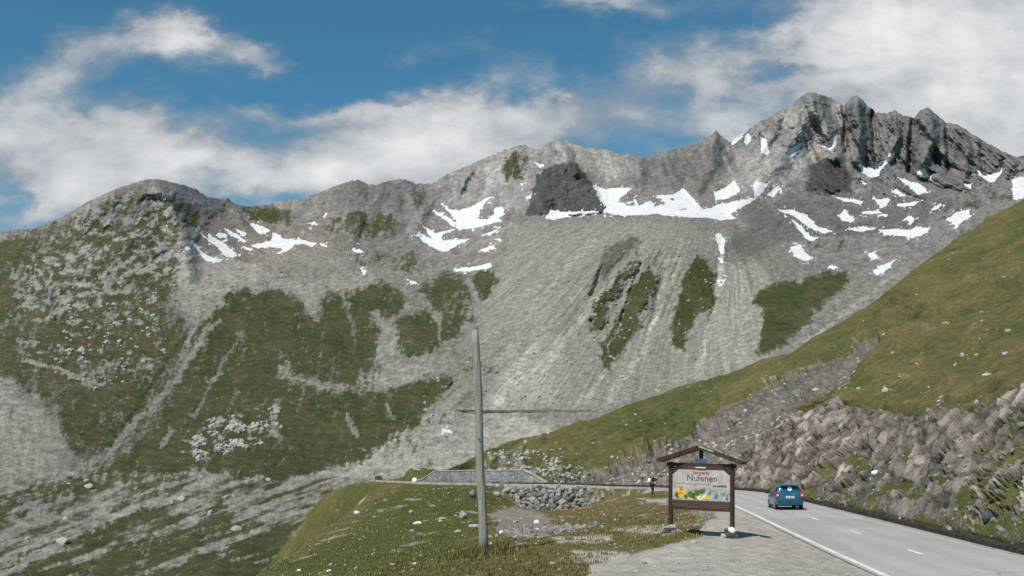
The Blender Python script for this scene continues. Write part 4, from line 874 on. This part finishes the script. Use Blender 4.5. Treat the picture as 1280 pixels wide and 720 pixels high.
# ------------------------------------------------------------------ wooden pole
def pole():
    b = hit(604.5, 691); t = at(594.5, 411, b.y-.15); e = empty('wooden_pole', b)
    tag(e, 'tall weathered grey wooden pole leaning slightly left in the meadow', 'pole')
    m = MB(); n = 14; L = t-b
    pts = [L*(i/n)+Vector((.02*math.sin(i*.8), .02*math.cos(i*.9), 0)) - (Vector((0, 0, .3)) if i == 0 else Vector()) for i in range(n+1)]
    m.tube(pts, [.158-.028*i/n+.006*math.sin(i*2.1) for i in range(n+1)], 16)
    mat, tt = new_mat('weathered_wood'); co = tt.n('ShaderNodeTexCoord').outputs['Object']
    st = tt.n('ShaderNodeVectorMath', {0: co, 1: (9, 9, .5)}, operation='MULTIPLY').outputs[0]
    n1 = tt.noise(st, 1.6, 6, .65); n2 = tt.noise(co, .9, 4)
    c = tt.mix(tt.rng(n1, .32, .68), (.15, .135, .118), (.44, .41, .37)); c = tt.mix(tt.rng(n2, .45, .7, 0, .5), c, (.25, .23, .21))
    bs = tt.n('ShaderNodeBsdfPrincipled', {'Base Color': c, 'Roughness': .9, 'Specular IOR Level': .15})
    bp = tt.n('ShaderNodeBump', {'Height': n1, 'Strength': .7, 'Distance': .03}); tt.t.links.new(bp.outputs[0], bs.inputs['Normal']); tt.t.links.new(bs.outputs[0], tt.n('ShaderNodeOutputMaterial').inputs[0])
    m.build('shaft', mat, e, smooth=True)
    m2 = MB(); m2.tube([pts[-1]-Vector((0, 0, .02)), pts[-1]+L.normalized()*.10], [.134, .09], 16); m2.build('weathered_tip', simple('pole_top_wood', (.20, .195, .19), .95), e)
    for h in (.50,):
        q = pts[7]; m3 = MB(); m3.tube([q+Vector((0, -.16, 0)), q+Vector((0, -.20, 0))], .03, 8)
        m3.build('bolt', simple('rusty_steel', (.12, .09, .075), .7, .4, .5), e)
pole()

# ------------------------------------------------------------------ notice board
def sign():
    L = at(838, 664, 45.0); Rr = at(915.5, 674, 43.8)
    gl, gr_ = gz1(L.x, L.y), gz1(Rr.x, Rr.y)
    c = (L+Rr)/2; yaw = math.atan2(Rr.y-L.y, Rr.x-L.x); W = math.hypot(Rr.x-L.x, Rr.y-L.y); zc = c.z
    e = empty('notice_board', (c.x, c.y, zc), (0, R(2.0), yaw)); tag(e, 'roofed dark wooden welcome board reading Nufenen on the gravel lay-by', 'sign')
    wd = simple('dark_stained_wood', (.050, .028, .022), .75, .3, var=.45, scale=3, stretch=(1, 6, 6), bump=.3)
    wd2 = simple('plank_wood', (.085, .050, .040), .8, .3, var=.35, scale=2.5, stretch=(.6, 6, 6), bump=.3)
    roofm = simple('roof_boards', (.060, .042, .036), .85, .3, var=.4, scale=2.5, bump=.3); trim = simple('grey_ridge_board', (.40, .39, .37), .8)
    h = W/2
    for s_, g in ((-1, gl), (1, gr_)):
        m = MB(); m.box((s_*h, 0, (2.78+(g-zc)-.35)/2), (.15, .15, 2.78-(g-zc)+.35)); m.build('post', wd, e, bevel=.012)
        m = MB(); m.beam((s_*(h-.07), -.01, 2.38), (s_*(h-.42), -.01, 2.66), .10, .09, (0, 1, 0)); m.build('brace', wd, e)
    MB().box((0, -.004, 2.68), (W+.30, .16, .15)).build('tie_beam', wd, e, bevel=.01)
    MB().box((0, -.01, .985), (W-.152, .10, .09)).build('bottom_rail', wd, e, bevel=.01)
    MB().box((0, -.02, 1.175), (W-.153, .07, .28)).build('lower_plank', wd2, e, bevel=.008)
    MB().box((0, .0, 3.02), (.13, .12, .50)).build('king_post', wd, e)
    for s_ in (-1, 1):
        a = Vector((0, 0, 3.36)); b = Vector((s_*1.72, 0, 2.80)); m = MB(); m.beam(a, b, .62, .09, (0, 0, 1)); rp = m.build('roof_panel', roofm, e, bevel=.01)
        m = MB(); o_ = Vector((0, -.335, .01)); m.beam(a+o_, b+o_, .045, .15, (0, 0, 1)); m.build('barge_board', wd if s_ < 0 else roofm, rp)
    m = MB(); m.beam(Vector((.02, -.364, 3.40)), Vector((.62, -.364, 3.205)), .02, .055, (0, 0, 1)); m.build('ridge_trim', trim, e)
    # panel with chamfered upper corners
    pz0, pz1, hw = 1.32, 2.53, h-.08
    m = MB(); f = [(-hw, pz0), (hw, pz0), (hw, pz1-.22), (hw-.26, pz1), (-hw+.26, pz1), (-hw, pz1-.22)]
    m.add([(x, -.03, z) for x, z in f]+[(x, .03, z) for x, z in f], [(0,1,2,3,4,5), (11,10,9,8,7,6)]+[(i, i+6, (i+1) % 6+6, (i+1) % 6) for i in range(6)])
    panel = m.build('panel', simple('faded_panel', (.47, .415, .395), .75, .3, var=.28, scale=2.2), e)
    MB().box((0, -.012, 2.56), (W-.154, .09, .06)).build('panel_rail', wd, e)
    def flat(name, polys, mat, y, par=panel):
        m = MB()
        for p in polys: m.poly([(x, y, z) for x, z in p])
        return m.build(name, mat, par)
    def text(name, body, size, x, z, mat, y=-.036, shear=0, bold=0.0, sx=1.0):
        cu = bpy.data.curves.new(name, 'FONT'); cu.body = body; cu.size = size; cu.align_x = 'CENTER'; cu.shear = shear; cu.offset = bold; cu.extrude = .002; cu.resolution_u = 3
        tmp = bpy.data.objects.new('tmp', cu); COL.objects.link(tmp); dg = bpy.context.evaluated_depsgraph_get()
        me = bpy.data.meshes.new_from_object(tmp.evaluated_get(dg)); bpy.data.objects.remove(tmp); me.materials.clear(); me.materials.append(mat)
        o = bpy.data.objects.new(name, me); COL.objects.link(o); o.parent = panel; o.location = (x, y, z); o.rotation_euler = (math.pi/2, 0, 0); o.scale = (sx, 1, 1); return o
    ink = simple('dark_ink', (.085, .09, .105), .7); red = simple('red_paint', (.50, .035, .035), .7)
    tx = text('lettering', 'Nufenen', .36, .04, 2.06, ink, bold=.001, sx=1.0); tx['label'] = 'dark blue-grey lettering reading Nufenen'
    t2 = text('lettering', 'Sennerei', .20, .0, 2.325, red, bold=.002); t2['label'] = 'red lettering above the place name'
    lines = []
    rs = random.Random(5); x = -hw+.15
    def script(x0, x1, z, hmax):
        xs = []; x = x0
        while x < x1: xs.append((x, z+rs.uniform(-.004, .004), rs.uniform(.25, 1)*hmax)); x += rs.uniform(.012, .035)
        return [[(a[0], a[1]), (b[0], b[1]), (b[0], b[1]+b[2]), (a[0], a[1]+a[2])] for a, b in zip(xs[:-1], xs[1:])]
    lines = script(x, .42, 1.93, .045)
    l3 = flat('small_writing', lines, simple('faded_red_paint', (.46, .20, .17), .8), -.0345); l3['label'] = 'faint red line of small writing'
    lines = script(.48, hw-.12, 1.86, .085)
    flat('small_writing', lines, ink, -.0345)
    # painted picture: grey-white mountains right, leaves and yellow flowers left and centre
    green = simple('leaf_paint', (.10, .15, .035), .8, var=.5, scale=9); yel = simple('yellow_paint', (.78, .48, .03), .7, var=.25, scale=9); cream = simple('cream_paint', (.85, .74, .40), .7, var=.15, scale=9); gry = simple('grey_paint', (.13, .15, .16), .8, var=.3, scale=9); pal = simple('pale_grey_paint', (.36, .38, .36), .8, var=.4, scale=6); ora = simple('orange_paint', (.62, .22, .02), .7, var=.3, scale=9)
    flat('painted_landscape', [[(-hw+.03, 1.335), (hw-.03, 1.335), (hw-.03, 1.76), (.55, 1.80), (.1, 1.83), (-.3, 1.80), (-hw+.03, 1.86)]], pal, -.0335)
    def blobp(cx, cz, r, k=9, seed=0, ax=1.0):
        q = random.Random(seed); return [(cx+math.cos(6.283*i/k)*r*q.uniform(.6, 1.15)*ax, cz+math.sin(6.283*i/k)*r*q.uniform(.6, 1.15)) for i in range(k)]
    flat('painted_leaves', [blobp(-hw+.2, 1.50, .13, seed=1), blobp(-.42, 1.55, .15, seed=2), blobp(-.18, 1.60, .15, seed=3), blobp(-.3, 1.44, .10, seed=4), blobp(.02, 1.66, .11, seed=5, ax=1.5), blobp(-.62, 1.44, .09, seed=6)], green, -.0355)
    flat('painted_mountains', [[(.30, 1.55), (.38, 1.78), (.43, 1.60)], [(.52, 1.40), (.62, 1.62), (.70, 1.55), (.66, 1.42)], [(.80, 1.62), (.93, 1.52), (.98, 1.70), (.9, 1.62)], [(.08, 1.70), (.15, 1.84), (.2, 1.70)], [(.98, 1.38), (1.06, 1.6), (1.10, 1.36)], [(.4, 1.7), (.52, 1.66), (.5, 1.74)]], gry, -.0365)
    flat('painted_flower', [blobp(-.86, 1.66, .15, 9, 11), blobp(-.80, 1.50, .13, 9, 12), blobp(-.66, 1.62, .10, 8, 13)], yel, -.0375)
    flat('painted_flower', [blobp(-.80, 1.74, .10, 8, 14), blobp(-.88, 1.57, .06, 7, 15)], ora, -.0385)
    flat('painted_flower', [blobp(-.06, 1.42, .09, 8, 16, 1.6), [(-.1, 1.40), (.24, 1.60), (.18, 1.42)]], cream, -.0375)
    for bp_ in (blobp(.26, 1.44, .10, 8, 17, 1.2), blobp(-.40, 1.37, .05, 7, 18, 2.)): flat('painted_flower', [bp_], yel, -.0385)
    # small blue crest on the king post
    m = MB(); cr = [(-.24, 2.82), (-.12, 2.765), (.18, 2.765), (.25, 2.80), (.25, 2.90), (.08, 2.94), (-.2, 2.92)]
    m.add([(x, -.10, z) for x, z in cr]+[(x, -.07, z) for x, z in cr], [tuple(range(7)), tuple(range(7, 14))[::-1]]+[(i, i+7, (i+1) % 7+7, (i+1) % 7) for i in range(7)])
    m.build('crest', simple('blue_crest', (.075, .11, .20), .6, var=.5, scale=5), e)
    MB().box((.0, -.09, 2.585), (.42, .02, .05)).build('crest_plate', simple('pale_plate', (.58, .56, .56), .7), e)
    # stones heaped round the two feet
    def foot(px, py, w, lab, mt, flat_, dz=0, sx=1.2, seed=1):
        p = at(px, py, 0); base = L if px < 870 else Rr; Y = base.y-.12; q = at(px, py, Y); s2 = w*Y/F/2
        o = bpy.data.objects.new('footing_stone', rock_mesh('footing_stone', seed, mt, 2, flat_)); COL.objects.link(o); q.z = q.z + max(0, gz1(q.x, q.y)-base.z) + .35*s2*flat_*(py > 665); o.location = q; o.scale = (s2, s2/sx, s2*1.15); tag(o, lab, 'stone', 'stones round the feet of the board')
    foot(833, 667, 12, 'dark block at the left foot of the notice board, left one', M_rockd, .9, seed=21); foot(842, 667.5, 11, 'dark grey block at the left foot of the notice board, right one', M_rockm, .9, seed=22)
    foot(838, 659.5, 16, 'flat pale slab on top of the two blocks at the left foot', M_rockl, .42, seed=23)
    foot(913, 673, 15, 'dark block at the right foot of the notice board', M_rockd, .95, seed=24); foot(904.5, 673.5, 11, 'pale wedge-shaped stone left of the right foot', M_rockl, .75, seed=25); foot(914.5, 664.5, 11, 'round white stone on top of the right foot block', M_rockw, .95, seed=26); foot(920, 673.5, 8, 'dark small block right of the right foot', M_rockd, 1.0, seed=28); foot(908, 666, 8, 'dark stone lying behind the pale wedge at the right foot', M_rockd, .7, seed=27)
sign()

# ------------------------------------------------------------------ car
def car():
    px = 988.0; Y = 65.6; p = at(px, 637, Y); z = float(np.interp(Y, CL[:, 1], CZ)); x = p.x
    e = empty('blue_car', (x, Y, z), (0, 0, -R(4))); e.scale = (.94, .94, .94); tag(e, 'teal blue hatchback car driving away uphill on the road', 'car')
    def paint(name, c, rough=.3, metal=.3, coat=.6):
        m, t = new_mat(name); co = t.n('ShaderNodeTexCoord').outputs['Object']; n = t.noise(co, 3, 4)
        b = t.n('ShaderNodeBsdfPrincipled', {'Base Color': t.mix(t.rng(n, .3, .7), tuple(v*.85 for v in c), c), 'Roughness': rough, 'Metallic': metal, 'Coat Weight': coat}); t.t.links.new(b.outputs[0], t.n('ShaderNodeOutputMaterial').inputs[0]); return m
    teal = paint('teal_paint', (.018, .135, .225)); glass = paint('tinted_glass', (.008, .012, .014), .08, 0, 0); blk = paint('black_trim', (.015, .015, .017), .6, 0, 0); redl = paint('red_lens', (.55, .02, .05), .2, 0, .5); rub = paint('tyre_rubber', (.016, .016, .016), .9, 0, 0); rimm = paint('alloy', (.5, .5, .5), .35, .9, 0); wht = paint('white_plastic', (.85, .86, .86), .4, 0, 0)
    # stations rear -> front: y, z bottom, z belt, z roof, half width low, belt, roof
    ST = [(0.0,.34,.70,.86,.74,.79,.70),(.06,.27,.93,1.02,.80,.83,.66),(.14,.25,.97,1.36,.82,.845,.60),(.30,.24,.97,1.51,.835,.85,.585),(.75,.22,.96,1.56,.84,.85,.60),(1.5,.21,.95,1.575,.84,.85,.61),(2.15,.21,.94,1.53,.84,.85,.60),(2.55,.21,.93,1.36,.84,.845,.61),(2.95,.21,.92,1.05,.84,.84,.68),(3.15,.21,.91,.95,.835,.83,.74),(3.55,.23,.80,.83,.80,.79,.66),(3.80,.28,.66,.68,.70,.70,.55)]
    rings = []
    for (y, zb, zt, zr, wl, wb, wr) in ST:
        half = [(wl*.55, zb), (wl*.93, zb+.02), (wl, zb+.13), (wb, (zb+zt)/2+.05), (wb*.99, zt-.03), (wb*.955, zt+.01), (wr*.5+wb*.45, zt+(zr-zt)*.55), (wr, zr-.05), (wr*.86, zr), (wr*.4, zr+.012)]
        rings.append([(a, y, b) for a, b in half]+[(-a, y, b) for a, b in reversed(half)])
    n = len(rings[0]); m = MB(); m.v = [v for r in rings for v in r]
    m.f = [(i*n+k, i*n+(k+1) % n, (i+1)*n+(k+1) % n, (i+1)*n+k) for i in range(len(rings)-1) for k in range(n)]+[tuple(range(n))[::-1], tuple(range((len(rings)-1)*n, len(rings)*n))]
    body = m.build('body', teal, e, smooth=True)
    sb = body.modifiers.new('s', 'SUBSURF'); sb.levels = sb.render_levels = 1
    # rear window, just proud of the tailgate
    m = MB(); m.add([(-.60, .075, 1.03), (.60, .075, 1.03), (.52, .19, 1.42), (-.52, .19, 1.42)], [(0, 1, 2, 3)]); m.add([(-.60, .13, 1.03), (.60, .13, 1.03), (.52, .25, 1.42), (-.52, .25, 1.42)], [(3, 2, 1, 0)]); m.f += [(0, 1, 5, 4), (1, 2, 6, 5), (2, 3, 7, 6), (3, 0, 4, 7)]
    rwn = m.build('rear_window', glass, e, bevel=.015)
    m = MB(); m.tube([(.02, .075, 1.285), (.02, .12, 1.27)], .135, 20); dsk = m.build('round_disc', wht, rwn); dsk['label'] = 'bright white round disc in the rear window'  # plain white disc set on the rear window
    MB().box((0, .10, 1.475), (1.02, .30, .035)).build('roof_spoiler', teal, e, bevel=.012)
    for s_ in (-1, 1):
        m = MB(); m.box((s_*.735, .045, .92), (.17, .16, .34)); tl = m.build('tail_light', redl, e, bevel=.03)
        MB().box((s_*.735, -.038, .90), (.09, .014, .09)).build('lamp_lens', wht if s_ else wht, tl)
        gl = MB()
        q = [(.42, 1.06), (1.02, 1.06), (1.04, 1.44), (.50, 1.40)]; q2 = [(1.10, 1.06), (2.0, 1.05), (1.95, 1.44), (1.12, 1.45)]; q3 = [(2.08, 1.05), (2.62, 1.04), (2.30, 1.36), (2.04, 1.42)]
        for i, w in enumerate((q, q2, q3)):
            m = MB(); P = []
            for yy, zz in w: P.append((s_*(.835-.215*(zz-1.03)/.45+.012), yy, zz))
            m.add(P+[(a-s_*.05, b, c) for a, b, c in P], [(0, 1, 2, 3), (7, 6, 5, 4)]+[(k, k+4, (k+1) % 4+4, (k+1) % 4) for k in range(4)]); m.build('side_window', glass, e)
        mm = MB(); mm.box((s_*.97, 2.45, 1.06), (.20, .11, .15)); mr = mm.build('wing_mirror', blk, e, bevel=.03); MB().box((s_*.97, 2.385, 1.06), (.15, .012, .11)).build('mirror_glass', glass, mr)
        for yy in (.68, 3.10):
            m = MB(); m.tube([(s_*.66, yy, .31), (s_*.68, yy, .31), (s_*.83, yy, .31), (s_*.85, yy, .31)], [.27, .31, .31, .27], 24); wh = m.build('wheel', rub, e, smooth=False)
            m = MB(); m.tube([(s_*.852, yy, .31), (s_*.866, yy, .31)], [.20, .17], 18); m.build('rim', rimm, wh)
        MB().box((s_*.80, 1.9, .25), (.06, 1.8, .12)).build('sill', blk, e, bevel=.02)
    MB().box((0, -.03, .44), (1.56, .14, .28)).build('rear_bumper', paint('bumper_paint', (.016, .09, .135), .35), e, bevel=.04)
    MB().box((0, -.01, .30), (1.30, .10, .10)).build('bumper_skirt', blk, e, bevel=.02)
    m = MB(); m.box((.02, -.005, .77), (.52, .03, .12)); pl = m.build('number_plate', wht, e, bevel=.006)
    for xx in (-.17, -.12, -.03, .02, .07, .13, .19): MB().box((xx+.02, -.0225, .77), (.03, .004, .065)).build('plate_digit', blk, pl)
    MB().box((.02, .005, .875), (.60, .03, .03)).build('tailgate_strip', rimm, e)
    MB().box((.28, .0, .95), (.34, .06, .045)).build('badge', rimm, e)
    m = MB(); m.beam((0, .055, 1.04), (-.30, .075, 1.12), .02, .02); m.build('rear_wiper', blk, e)
    m = MB(); m.tube([(.45, -.06, .22), (.45, .3, .22)], .03, 10); m.build('exhaust', rimm, e)
car()

# ------------------------------------------------------------------ person
def person():
    g = hit(815.5, 621, 60, 120); H = 1.76; sc_ = (29*g.y/F)/H
    def skin(name, joints, edges, mat, parent=None, root=0, lev=2):
        me = bpy.data.meshes.new(name); me.from_pydata([j[:3] for j in joints], edges, []); o = bpy.data.objects.new(name, me); COL.objects.link(o)
        md = o.modifiers.new('k', 'SKIN'); md.use_smooth_shade = True
        for v, j in zip(me.skin_vertices[0].data, joints): v.radius = (j[3], j[4] if len(j) > 4 else j[3])
        me.skin_vertices[0].data[root].use_root = True
        ss = o.modifiers.new('s', 'SUBSURF'); ss.levels = ss.render_levels = lev
        dg = bpy.context.evaluated_depsgraph_get(); me2 = bpy.data.meshes.new_from_object(o.evaluated_get(dg)); bpy.data.objects.remove(o)
        me2.materials.clear(); me2.materials.append(mat); o = bpy.data.objects.new(name, me2); COL.objects.link(o); o.parent = parent; return o
    # faces +x (to the right in the photo), y = depth
    skinm = simple('skin', (.50, .31, .23), .6); dark = simple('dark_trousers', (.020, .021, .026), .9, var=.3); jac = simple('dark_jacket', (.030, .031, .036), .9, var=.3); white = simple('white_cloth', (.80, .79, .77), .9, var=.08); shoe = simple('dark_shoes', (.03, .025, .02), .8); cam_m = simple('black_plastic', (.02, .02, .022), .5)
    J = [(0,0,.94,.115,.15),(.0,0,1.12,.105,.15),(.02,0,1.30,.115,.17),(.03,0,1.42,.09,.13),(.045,0,1.52,.052,.055),(.06,0,1.60,.075,.068),(.065,0,1.68,.088,.075),(.055,0,1.745,.060,.055),
         (.03,-.17,1.40,.062),(.12,-.24,1.18,.046),(.33,-.14,1.32,.038),(.40,-.09,1.42,.030),(.03,.17,1.40,.062),(.12,.24,1.18,.046),(.33,.14,1.32,.038),(.40,.09,1.42,.030),
         (.0,-.09,.88,.098),(.03,-.10,.50,.064),(-.02,-.11,.10,.044),(.11,-.12,.045,.036),(.0,.09,.88,.098),(.05,.10,.50,.064),(.03,.11,.10,.044),(.16,.12,.045,.036),(.155,0,1.665,.018),(.12,0,1.60,.03)]
    E = [(0,1),(1,2),(2,3),(3,4),(4,5),(5,6),(6,7),(3,8),(8,9),(9,10),(10,11),(3,12),(12,13),(13,14),(14,15),(0,16),(16,17),(17,18),(18,19),(0,20),(20,21),(21,22),(22,23),(6,24),(5,25)]
    body = skin('person', J, E, skinm); body.location = g; body.scale = (sc_,)*3; body.rotation_euler = (0, 0, R(8))
    tag(body, 'person in dark clothes with white cap and white backpack standing by the road', 'person')
    jk = skin('jacket', [(j[0], j[1], j[2], j[3]+.022, (j[4] if len(j) > 4 else j[3])+.022) for j in [J[0], J[1], J[2], J[3], J[8], J[9], J[10], J[12], J[13], J[14]]], [(0,1),(1,2),(2,3),(3,4),(4,5),(5,6),(3,7),(7,8),(8,9)], jac, body)
    skin('trousers', [(j[0], j[1], j[2], j[3]+.018, (j[4] if len(j) > 4 else j[3])+.018) for j in [J[0], J[16], J[17], J[18], J[20], J[21], J[22]]], [(0,1),(1,2),(2,3),(0,4),(4,5),(5,6)], dark, body)
    for k in (18, 22): skin('shoe', [(J[k][0]-.05, J[k][1], .05, .05, .05), (J[k][0]+.05, J[k][1], .055, .055, .05), (J[k][0]+.19, J[k][1], .04, .04, .05)], [(0,1),(1,2)], shoe, body)
    skin('cap', [(.02,0,1.70,.098,.092),(.05,0,1.76,.085,.08),(.06,0,1.79,.05,.05)], [(0,1),(1,2)], white, body)
    m = MB(); m.box((.175, 0, 1.715), (.12, .14, .018), Matrix.Rotation(.15, 3, 'Y')); m.build('cap_brim', white, body, bevel=.006)
    m = MB(); m.v = []; 
    bp = skin('backpack', [(-.19,0,1.02,.12,.15),(-.20,0,1.20,.135,.17),(-.17,0,1.40,.11,.14)], [(0,1),(1,2)], white, body)
    for s_ in (-1, 1):
        m = MB(); m.tube([(-.13, s_*.11, 1.44), (.03, s_*.12, 1.52), (.155, s_*.11, 1.38), (.13, s_*.13, 1.15), (-.10, s_*.14, 1.05)], .018, 8); m.build('strap', jac, bp)
        hx = .40
        hd = skin('hand', [(.39,s_*.085,1.41,.026,.036),(.44,s_*.075,1.46,.022,.036),(.47,s_*.06,1.50,.012),(.478,s_*.045,1.485,.011),(.475,s_*.045,1.468,.011),(.465,s_*.05,1.45,.010),(.425,s_*.045,1.475,.012)], [(0,1),(1,2),(1,3),(1,4),(1,5),(0,6)], skinm, body, lev=1)
        for yy in (.03,):
            me = bpy.data.meshes.new('eye'); bm = bmesh.new(); bmesh.ops.create_uvsphere(bm, u_segments=8, v_segments=6, radius=.012); bm.to_mesh(me); bm.free(); me.materials.append(cam_m); o = bpy.data.objects.new('eye', me); COL.objects.link(o); o.parent = body; o.location = (.148, s_*.032, 1.69)
    m = MB(); m.box((.47, 0, 1.52), (.05, .12, .085)); c = m.build('camera', cam_m, None, bevel=.008); m = MB(); m.tube([(.49, 0, 1.52), (.54, 0, 1.52)], .03, 12); m.build('lens', cam_m, c)
    c.location = g; c.scale = body.scale; c.rotation_euler = body.rotation_euler; tag(c, 'small black camera held up in front of the person by the road', 'camera')
person()

# ------------------------------------------------------------------ grass blades
def tufts():
    rs = np.random.default_rng(11); n = 17000; vs_, fs_ = [], []
    y = 30*np.exp(rs.random(n)*1.15); x = (rs.uniform(-330, 1000-CX+160, n))/F*y; z = ground_z(x, y)
    px, py = proj(x, y, z); w1 = fbm(x/3.5, y/6, x*0+1, 5, .6); fn = fbm(x/.7, y/1.1, x*0+5, 4, .65)
    qx, qy = px+w1*26+fn*7, py+w1*6
    gv = np.maximum(region(qx, qy, [(690,760),(735,706),(800,690),(850,678),(880,668),(890,652),(900,640),(925,636),(965,660),(1045,705),(1120,760)], 6), region(qx, qy, [(612,640),(650,632),(690,650),(680,672),(620,668)], 5))
    d, _, sd, _ = road_near(x, y); keep = (gv < rs.random(n)*.8) & (d > 4.0) & (fn < .45+.3*rs.random(n))
    # a denser ring of taller grass round the pole
    b = hit(604.5, 691); k = 420; ax = b.x+rs.normal(0, .55, k); ay = b.y+rs.normal(-.2, .5, k)
    X = np.r_[x[keep], ax]; Y = np.r_[y[keep], ay]; Z = ground_z(X, Y); tall = np.r_[rs.uniform(.04, .13, keep.sum()), rs.uniform(.10, .32, k)]
    V, Fc = [], []
    for i in range(len(X)):
        for _ in range(4):
            a = rs.uniform(0, 6.28); h = tall[i]*rs.uniform(.6, 1.2); w = .014+.02*rs.random(); l = h*rs.uniform(.2, .8); ox, oy = rs.normal(0, .09, 2)
            cx, cy = X[i]+ox, Y[i]+oy; dx, dy = math.cos(a), math.sin(a); b0 = len(V)
            V += [(cx-dy*w, cy+dx*w, Z[i]-.03), (cx+dy*w, cy-dx*w, Z[i]-.03), (cx+dx*l+dy*w*.2, cy+dy*l-dx*w*.2, Z[i]+h)]; Fc.append((b0, b0+1, b0+2))
    me = bpy.data.meshes.new('grass_tufts'); me.from_pydata(V, [], Fc)
    m, t = new_mat('grass_blades'); isl = t.n('ShaderNodeNewGeometry').outputs['Random Per Island']; co = t.n('ShaderNodeTexCoord').outputs['Object']
    c = t.mix(t.math('ADD', t.math('MULTIPLY', isl, .6), t.rng(t.noise(co, .12, 4), .35, .65, -.15, .55), clamp=True), (.085, .105, .026), (.23, .18, .07))
    bs = t.n('ShaderNodeBsdfPrincipled', {'Base Color': c, 'Roughness': .8, 'Specular IOR Level': .15}); t.t.links.new(bs.outputs[0], t.n('ShaderNodeOutputMaterial').inputs[0])
    me.materials.append(m); o = bpy.data.objects.new('grass_tufts', me); COL.objects.link(o); tag(o, 'short green and straw-coloured grass growing over the meadow', 'grass', kind='stuff')
tufts()
